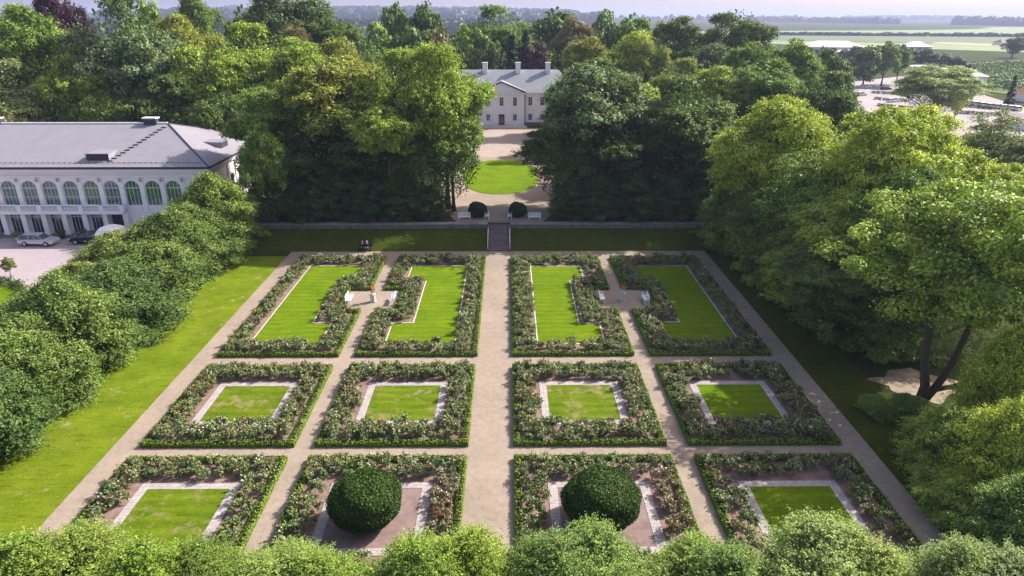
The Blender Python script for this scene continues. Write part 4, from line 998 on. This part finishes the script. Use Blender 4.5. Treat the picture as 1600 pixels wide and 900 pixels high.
# forest behind the arched building
FB = [(20, 118, 95, 135, 'pale', 'big0', 'pale tree at the left edge above the roof'), (55, 128, 12, 150, 'mid', 'big1', 'tall green tree near the upper left corner'), (110, 121, 78, 110, 'bright', 'big2', 'yellowish tree between tall ones above the left roof'),
      (92, 150, -8, 110, 'purple', 'big3', 'purple copper beech at the top left'), (195, 126, -6, 175, 'blue', 'big0', 'very tall silvery green tree above the roof middle'), (160, 119, 120, 110, 'mid', 'fine0', 'lower green tree directly behind the roof'),
      (285, 140, 26, 130, 'olive', 'big1', 'olive tree right of the very tall silvery one'), (255, 119, 120, 130, 'deep', 'big2', 'dark tree behind the roof hip'), (335, 124, 75, 135, 'bright', 'big3', 'bright tree above the right roof end'),
      (400, 132, 38, 150, 'bright', 'big0', 'wide bright green tree at upper left centre'), (350, 112, 150, 110, 'deep', 'fine1', 'dark tree beside the right roof end'), (465, 122, 62, 130, 'bright', 'big1', 'bright tree with pale top above the left terrace block'),
      (545, 128, 62, 100, 'olive', 'big2', 'olive tree above the terrace block'), (230, 165, 8, 90, 'mid', 'far0', 'distant green tree behind the silvery giant'),
      (305, 190, -14, 75, 'mid', 'big1', 'tall tree standing against the sky left of centre'), (380, 178, 20, 70, 'deep', 'far1', 'dark small tree on the skyline left of centre'), (435, 165, -12, 130, 'haze', 'big3', 'grey-green giant on the skyline'),
      (505, 170, -2, 120, 'deep', 'big2', 'dark giant beside the blue distant forest'), (560, 150, 48, 90, 'deep', 'big0', 'dark tree below the skyline giants'), (470, 150, 45, 80, 'brown', 'fine0', 'brownish tree among the skyline group'),
      (622, 215, 8, 62, 'deep', 'far0', 'dark tree with a round top left of the twin'), (667, 215, 9, 62, 'deep', 'far1', 'dark twin tree right of its round neighbour'), (590, 200, 38, 70, 'mid', 'far2', 'small mid green tree below the blue forest'),
      (640, 185, 45, 90, 'deep', 'far0', 'dark low tree behind the bright crowns left of manor'), (685, 190, 48, 60, 'brown', 'far1', 'pale brownish tree behind the crowns left of manor'), (730, 205, 40, 60, 'mid', 'far2', 'green tree just left behind the manor'),
      (780, 222, 10, 135, 'mid', 'big0', 'massive tree rising behind the manor'), (755, 205, 55, 60, 'deep', 'far0', 'dark tree behind the manor roof left end'), (865, 225, 20, 90, 'deep', 'far1', 'dark tree right behind the manor'),
      (895, 208, 28, 72, 'brown', 'fine0', 'tall brownish birch right of the manor'), (945, 225, 18, 70, 'deep', 'far2', 'dark tree right of the brownish birch'), (850, 203, 70, 50, 'mid', 'far0', 'mid green tree beside the manor chimney'),
      (915, 165, 60, 90, 'olive', 'big1', 'olive crown left in the yellowish row right of manor'), (980, 165, 52, 100, 'lime', 'big2', 'yellow topped tree in the row right of manor'), (1020, 160, 66, 70, 'olive', 'big3', 'olive tree at the right end of the yellowish row'), (940, 140, 92, 90, 'mid', 'big0', 'mid green tree below the yellowish row'),
      (985, 200, 30, 80, 'mid', 'far1', 'green tree behind the yellowish row'), (1055, 190, 28, 100, 'deep', 'big1', 'broad dark tree in front of the far fields'), (1150, 188, 22, 115, 'deep', 'big3', 'broad dark windswept tree right before the far fields'),
      (1100, 175, 70, 90, 'blue', 'big2', 'grey-green tree between the two dark ones'), (1165, 150, 68, 90, 'mid', 'big1', 'mid green tree under the windswept one'), (1060, 140, 92, 100, 'olive', 'big0', 'olive tree in mid distance right of centre'),
      (1240, 195, 62, 60, 'mid', 'far2', 'small tree left of the big pale village roof'), (1285, 200, 75, 45, 'deep', 'far0', 'dark slender tree below the village roof'), (1310, 180, 90, 50, 'deep', 'far1', 'dark bushy tree left of the car park')]
for (px, Y, pt, wp, c, k, lab) in FB: T('forest_tree', lab, k, px, Y, pt, wp, c, TZ if 240 > Y and px > 380 else 0)
T('spruce_tree', 'dark slender spruce right behind the manor roof', 'conifer', 822, 202, 48, 34, 'spruce', TZ); T('spruce_tree', 'dark spruce left of the slender one behind the manor', 'conifer', 800, 206, 55, 34, 'spruce', TZ)
T('plum_tree', 'purple-brown tree behind the manor chimneys', 'far2', 838, 199, 68, 44, 'purple', TZ)

# village: car park, trees, houses, fields
def gpoly(pts, z=0): return [on_z(px, py, z) for px, py in pts]
sheet('car_park', gpoly([(1335, 128), (1420, 118), (1520, 128), (1540, 150), (1600, 168), (1700, 190), (1700, 215), (1330, 215), (1330, 160)]), .12, gravel('car_park_paving', (.36, .33, .34), .1, 3, .05))
sheet('verge', gpoly([(1500, 150), (1620, 175), (1620, 183), (1500, 158)]), .2, simple('dry_verge', (.3, .28, .16), .9, .3, .3))
FLD = simple('crop_field', (.19, .26, .11), .95, .18, .02); FLD2 = simple('dark_crop_field', (.1, .15, .065), .95, .25, .03, stretch=(1, 4, 1)); FLD3 = simple('stubble_field', (.35, .3, .17), .95, .1, .02)
sheet('far_field', gpoly([(900, 52), (1900, 60), (1900, 46), (980, 36), (880, 40)], 0), .3, FLD)
sheet('far_field', gpoly([(1180, 62), (1900, 78), (1900, 60.5), (1150, 52.5)], 0), .25, FLD2)
sheet('far_field', gpoly([(1180, 68), (1900, 92), (1900, 78.5), (1180, 62.5)], 0), .22, FLD)
sheet('stubble_field', gpoly([(1450, 68), (1900, 88), (1900, 82), (1470, 66)], 0), .4, FLD3)
sheet('far_road', gpoly([(1500, 100), (1900, 76), (1900, 78), (1505, 102)], 0), .3, simple('pale_road', (.5, .5, .48), .9))
VIN = lawnmat('orchard_ground', (.13, .2, .06), (.2, .26, .09))
sheet('orchard_ground', gpoly([(1490, 104), (1900, 80), (1900, 160), (1600, 152), (1500, 138)], 0), .25, VIN)
# orchard rows (rows of small trees, uncountable)
parts = []
for row in range(26):
    u = row / 25; a = np.array(on_z(1495 + 10 * u, 104 + 34 * u)); e = np.array(on_z(1720, 92 + 62 * u)); L = np.linalg.norm(e - a); n = int(L * 6)
    t_ = rs.rand(n, 1); P = a + (e - a) * t_ + rs.normal(size=(n, 2)) * .5; parts.append((np.column_stack([P, rs.uniform(.3, 2.4, n)]), rs.normal(size=(n, 3)) + [0, 0, .5], .8 * np.ones(n), rs.rand(n), 0))
o = struct(link('orchard_rows', leafmesh('orchard_rows', parts, [LEAF])), 'stuff'); o.color = (.09, .15, .045, 1); o['label'] = 'rows of small orchard trees'
VT = [(1355, 300, 74, 48, 'deep', 'dark tree at the left of the car park group'), (1385, 305, 65, 56, 'mid', 'taller tree in the middle of the car park group'), (1408, 312, 70, 44, 'mid', 'right tree of the car park group')]
for px, Y, pt, wp, c, lab in VT: T('village_tree', lab, 'sparse' if c == 'mid' else 'far1', px, Y, pt, wp, c, 0, 'tree', 'trees on the car park')
T('village_tree', 'airy pale green tree standing before the car park', 'near1', 1460, 190, 104, 125, (.36, .42, .16), 0)
T('village_tree', 'small bright tree touching the airy pale one', 'far0', 1502, 200, 124, 32, 'lime', 0)
T('village_tree', 'dark narrow cypress near the right edge of the village', 'conifer', 1586, 235, 118, 16, 'spruce', 0)
T('village_tree', 'dark small tree beside the slanted white roof', 'far2', 1505, 300, 96, 20, 'spruce', 0)
for i, (px, Y, pt, wp) in enumerate([(1440, 420, 76, 44), (1470, 430, 84, 34), (1492, 400, 88, 26), (1335, 430, 72, 30), (1296, 500, 74, 24), (1320, 480, 76, 22), (1585, 520, 58, 34), (1545, 330, 117, 40), (1570, 300, 124, 34), (1530, 300, 130, 30)]):
    T('village_tree', 'distant dark tree %s' % ['right behind the white village roof', 'left of the orchard', 'at the orchard corner', 'right of the long pale roof', 'in front of the long pale hall', 'below the middle of the pale hall', 'by the far houses at the right edge', 'in the dark hedge below the orchard', 'at the right of the dark hedge below the orchard', 'at the left of the dark hedge below the orchard'][i], 'far%d' % (i % 3), px, Y, pt, wp, 'haze' if i < 7 else 'deep', 0)
PRF = simple('pale_pink_roof', (.6, .5, .5), .8, .08, .1); PRW = simple('pale_hall_wall', (.6, .52, .52), .9, .08, .1)
def hall(name, label, px, py, W, D, h, rh, rz, roofm=PRF, wallm=PRW, wins=3):
    x, y = on_z(px, py); t = thing(name, label, 'building', (x, y, 0), rz)
    b = MB(); b.box(-W / 2, W / 2, -D / 2, D / 2, 0, h, wallm); b.build('wall', t)
    b = MB(); o_ = .6; b.add([(-W / 2 - o_, -D / 2 - o_, h), (W / 2 + o_, -D / 2 - o_, h), (W / 2 + o_, D / 2 + o_, h), (-W / 2 - o_, D / 2 + o_, h), (-W / 2 + D * .3, 0, h + rh), (W / 2 - D * .3, 0, h + rh)], [(0, 1, 5, 4), (2, 3, 4, 5), (1, 2, 5), (3, 0, 4), (0, 3, 2, 1)], roofm); b.build('roof', t)
    for k in range(wins):
        b = MB(); u = -W / 2 + W * (k + .7) / (wins + .4); b.box(u - 1.3, u + 1.3, -D / 2 - .06, -D / 2 + .1, h * .3, h * .75, GLASSD); b.build('window', t)
hall('village_hall', 'large low pale pink building beyond the trees', 1297, 86, 44, 38, 6.5, 4, -.25)
hall('village_hall', 'low annex in front of the large pale building', 1318, 90, 26, 10, 4.2, 1.2, -.2)
hall('white_roof_house', 'house with pale hipped roof right of the car park trees', 1428, 80, 20, 22, 4, 4, -.2, simple('pale_roof', (.68, .64, .62), .8))
hall('white_shed', 'small white shed at the far side of the car park', 1435, 113, 9, 6, 3.2, .6, -.1, simple('white_sheet_roof', (.75, .75, .75), .6), WHITE, 1)
hall('white_shed', 'long white shed behind the airy pale tree', 1480, 116, 20, 6, 2.6, .5, -.1, simple('pale_yellow_roof', (.72, .72, .6), .6), WHITE, 2)
hall('white_shed', 'grey white slanted hall beside the orchard', 1515, 133, 8, 18, 4.4, 1.5, -.35, simple('grey_sheet_roof', (.6, .6, .65), .6), WHITE, 1)
hall('brick_house', 'small orange roofed house at the right edge of the village', 1603, 158, 7, 7, 3, 2, .1, simple('orange_tiles', (.5, .26, .13), .9), CREAM, 2)
hall('far_house', 'small dark roofed house far right', 1568, 71, 16, 12, 3, 3, .1, simple('dark_roof', (.2, .17, .2), .8), CREAM, 2)
hall('pergola_house', 'dark striped roof at the right edge below the car park', 1604, 200, 8, 12, 3.2, .5, -.25, roofmat('striped_dark_roof', (.14, .1, .15), 1.1), CREAM, 1)
# far cars on the car park, small
for i, (px, py, m) in enumerate([(1372, 140, SILVER), (1384, 141, BLACKP), (1352, 138, WHITE), (1345, 150, WHITE), (1440, 181, SILVER), (1395, 160, WHITE)]):
    x, y = on_z(px, py); car('%s car on the far car park %s' % (['silver', 'dark', 'white', 'white', 'silver', 'white'][i], ['under the tree group', 'right of the silver one under the trees', 'left of the silver one', 'at the left edge', 'below the airy tree', 'left of the airy tree'][i]), x, y, .3, m)
x, y = on_z(1500, 163); car('small white car parked in the row right of the airy pale tree', x, y, 1.2, WHITE)
rc = [o for o in bpy.data.objects if o.get('label') == 'small white car parked in the row right of the airy pale tree'][0]; rc['group'] = 'row of cars on the far car park'; rc.name = 'parked_car'
for i in range(1, 9):
    x, y = on_z(1500 + i * 11, 163 + i * 1.3); c = copy_tree(rc); c.location = (x, y, .15)
# low hedges on the car park
for i, (p0, p1) in enumerate([((1500, 167), (1552, 172)), ((1498, 178), (1575, 183)), ((1362, 146), (1420, 150)), ((1366, 156), (1420, 160)), ((1370, 166), (1425, 172))]):
    a = np.array(on_z(*p0)); e = np.array(on_z(*p1)); L = np.linalg.norm(e - a); n = int(L * 45); t_ = rs.rand(n, 1); P = a + (e - a) * t_ + rs.normal(size=(n, 2)) * .35
    o = link('parking_hedge', leafmesh('parking_hedge', [(np.column_stack([P, rs.uniform(0, 1.1, n)]), rs.normal(size=(n, 3)) + [0, 0, .5], .4 * np.ones(n), rs.rand(n), 0)], [LEAF])); o.color = (.08, .11, .05, 1)
    tag(o, 'low hedge strip on the car park, %s' % ['upper one right of the airy tree', 'lower one right of the airy tree', 'topmost left of the airy tree', 'middle one left of the airy tree', 'lowest left of the airy tree'][i], 'hedge', 'hedge strips on the car park')

# far alley of trees (individual) and far woods (stuff)
for i in range(34):
    px = 960 + i * 8.6 + random.uniform(-2, 2); x, y = on_z(px, 35.5 - .004 * (px - 960)); h = random.uniform(26, 38)
    tree('alley_tree', 'tree in the long row edging the far field', 'tree', 'far%d' % (i % 3), x, y, 0, 13, h, (.045, .075, .05), 'row of trees edging the far field')
def wood(name, label, p0, p1, n, hh, rr, col, spread=60):
    parts = []
    for i in range(n):
        t_ = rs.rand(); px = p0[0] + (p1[0] - p0[0]) * t_; py = p0[1] + (p1[1] - p0[1]) * t_
        x, y = on_z(px, max(py, 29)); y += rs.uniform(0, spread); x *= 1; gz = terrain_h(x, y)
        h = hh * rs.uniform(.7, 1.15); R = rr * rs.uniform(.7, 1.3); m = 110
        d = unit(m); d[:, 2] = np.abs(d[:, 2]) * 1.0
        P = np.array([x, y, gz + h * .35]) + d * np.array([R, R, h * .62]) * rs.uniform(.8, 1.05, (m, 1)); parts.append((P, d + rs.normal(size=(m, 3)) * .3, R * .42 * rs.uniform(.6, 1.2, m), np.clip(rs.normal(.45, .2) + rs.normal(0, .12, m), 0, 1), 0))
        q = unit(14); P = np.array([x, y, gz + h * .2]) + q * np.array([R * .9, R * .9, h * .3]); parts.append((P, q, R * .9 * np.ones(14), np.ones(14) * .2, 0))
    o = struct(link(name, leafmesh(name, parts, [LEAF])), 'stuff'); o.color = (*col, 1); o['label'] = label; o['category'] = 'wood'
wood('far_wood', 'distant blue wood on the horizon left and centre', (150, 41), (960, 43), 700, 30, 24, (.03, .06, .05), 1900)
wood('far_wood', 'nearer blue green wood below the horizon behind the park', (120, 58), (900, 52), 420, 22, 16, (.035, .065, .05), 420)
wood('far_wood', 'distant wood on the horizon right of the tree row', (1200, 36), (1420, 38), 170, 22, 16, (.035, .06, .04), 350)
wood('far_wood', 'dark wood at the far right of the horizon', (1545, 40), (1800, 42), 120, 26, 15, (.035, .06, .04), 250)
wood('far_hedgerow', 'dark hedgerow between the far fields', (1160, 55), (1900, 60), 240, 5, 6, (.04, .07, .04), 6)
wood('far_wood', 'thin tree line on the horizon between the woods', (1400, 33), (1560, 33), 120, 24, 22, (.04, .065, .045), 900)
wood('forest_floor_mass', 'dense mass of trees filling the wood behind the named trees', (60, 60), (560, 60), 60, 16, 8, (.05, .09, .03), 250)

# haze
hb = MB(); hb.box(-9200, 9200, -310, 14200, -1.0, 135, PARK); hz = struct(hb.build('haze'), 'stuff')
m = bpy.data.materials.new('haze_air'); m.use_nodes = True; nt = m.node_tree
nt.nodes.remove(nt.nodes['Principled BSDF']); pv = N(nt, 'ShaderNodeVolumePrincipled'); nt.links.new(pv.outputs[0], nt.nodes['Material Output'].inputs['Volume'])
pv.inputs['Color'].default_value = (.5, .58, .85, 1); pv.inputs['Density'].default_value = .00019; pv.inputs['Anisotropy'].default_value = .2
hz.data.materials.clear(); hz.data.materials.append(m); hz['label'] = 'thin blue summer haze over the far country'
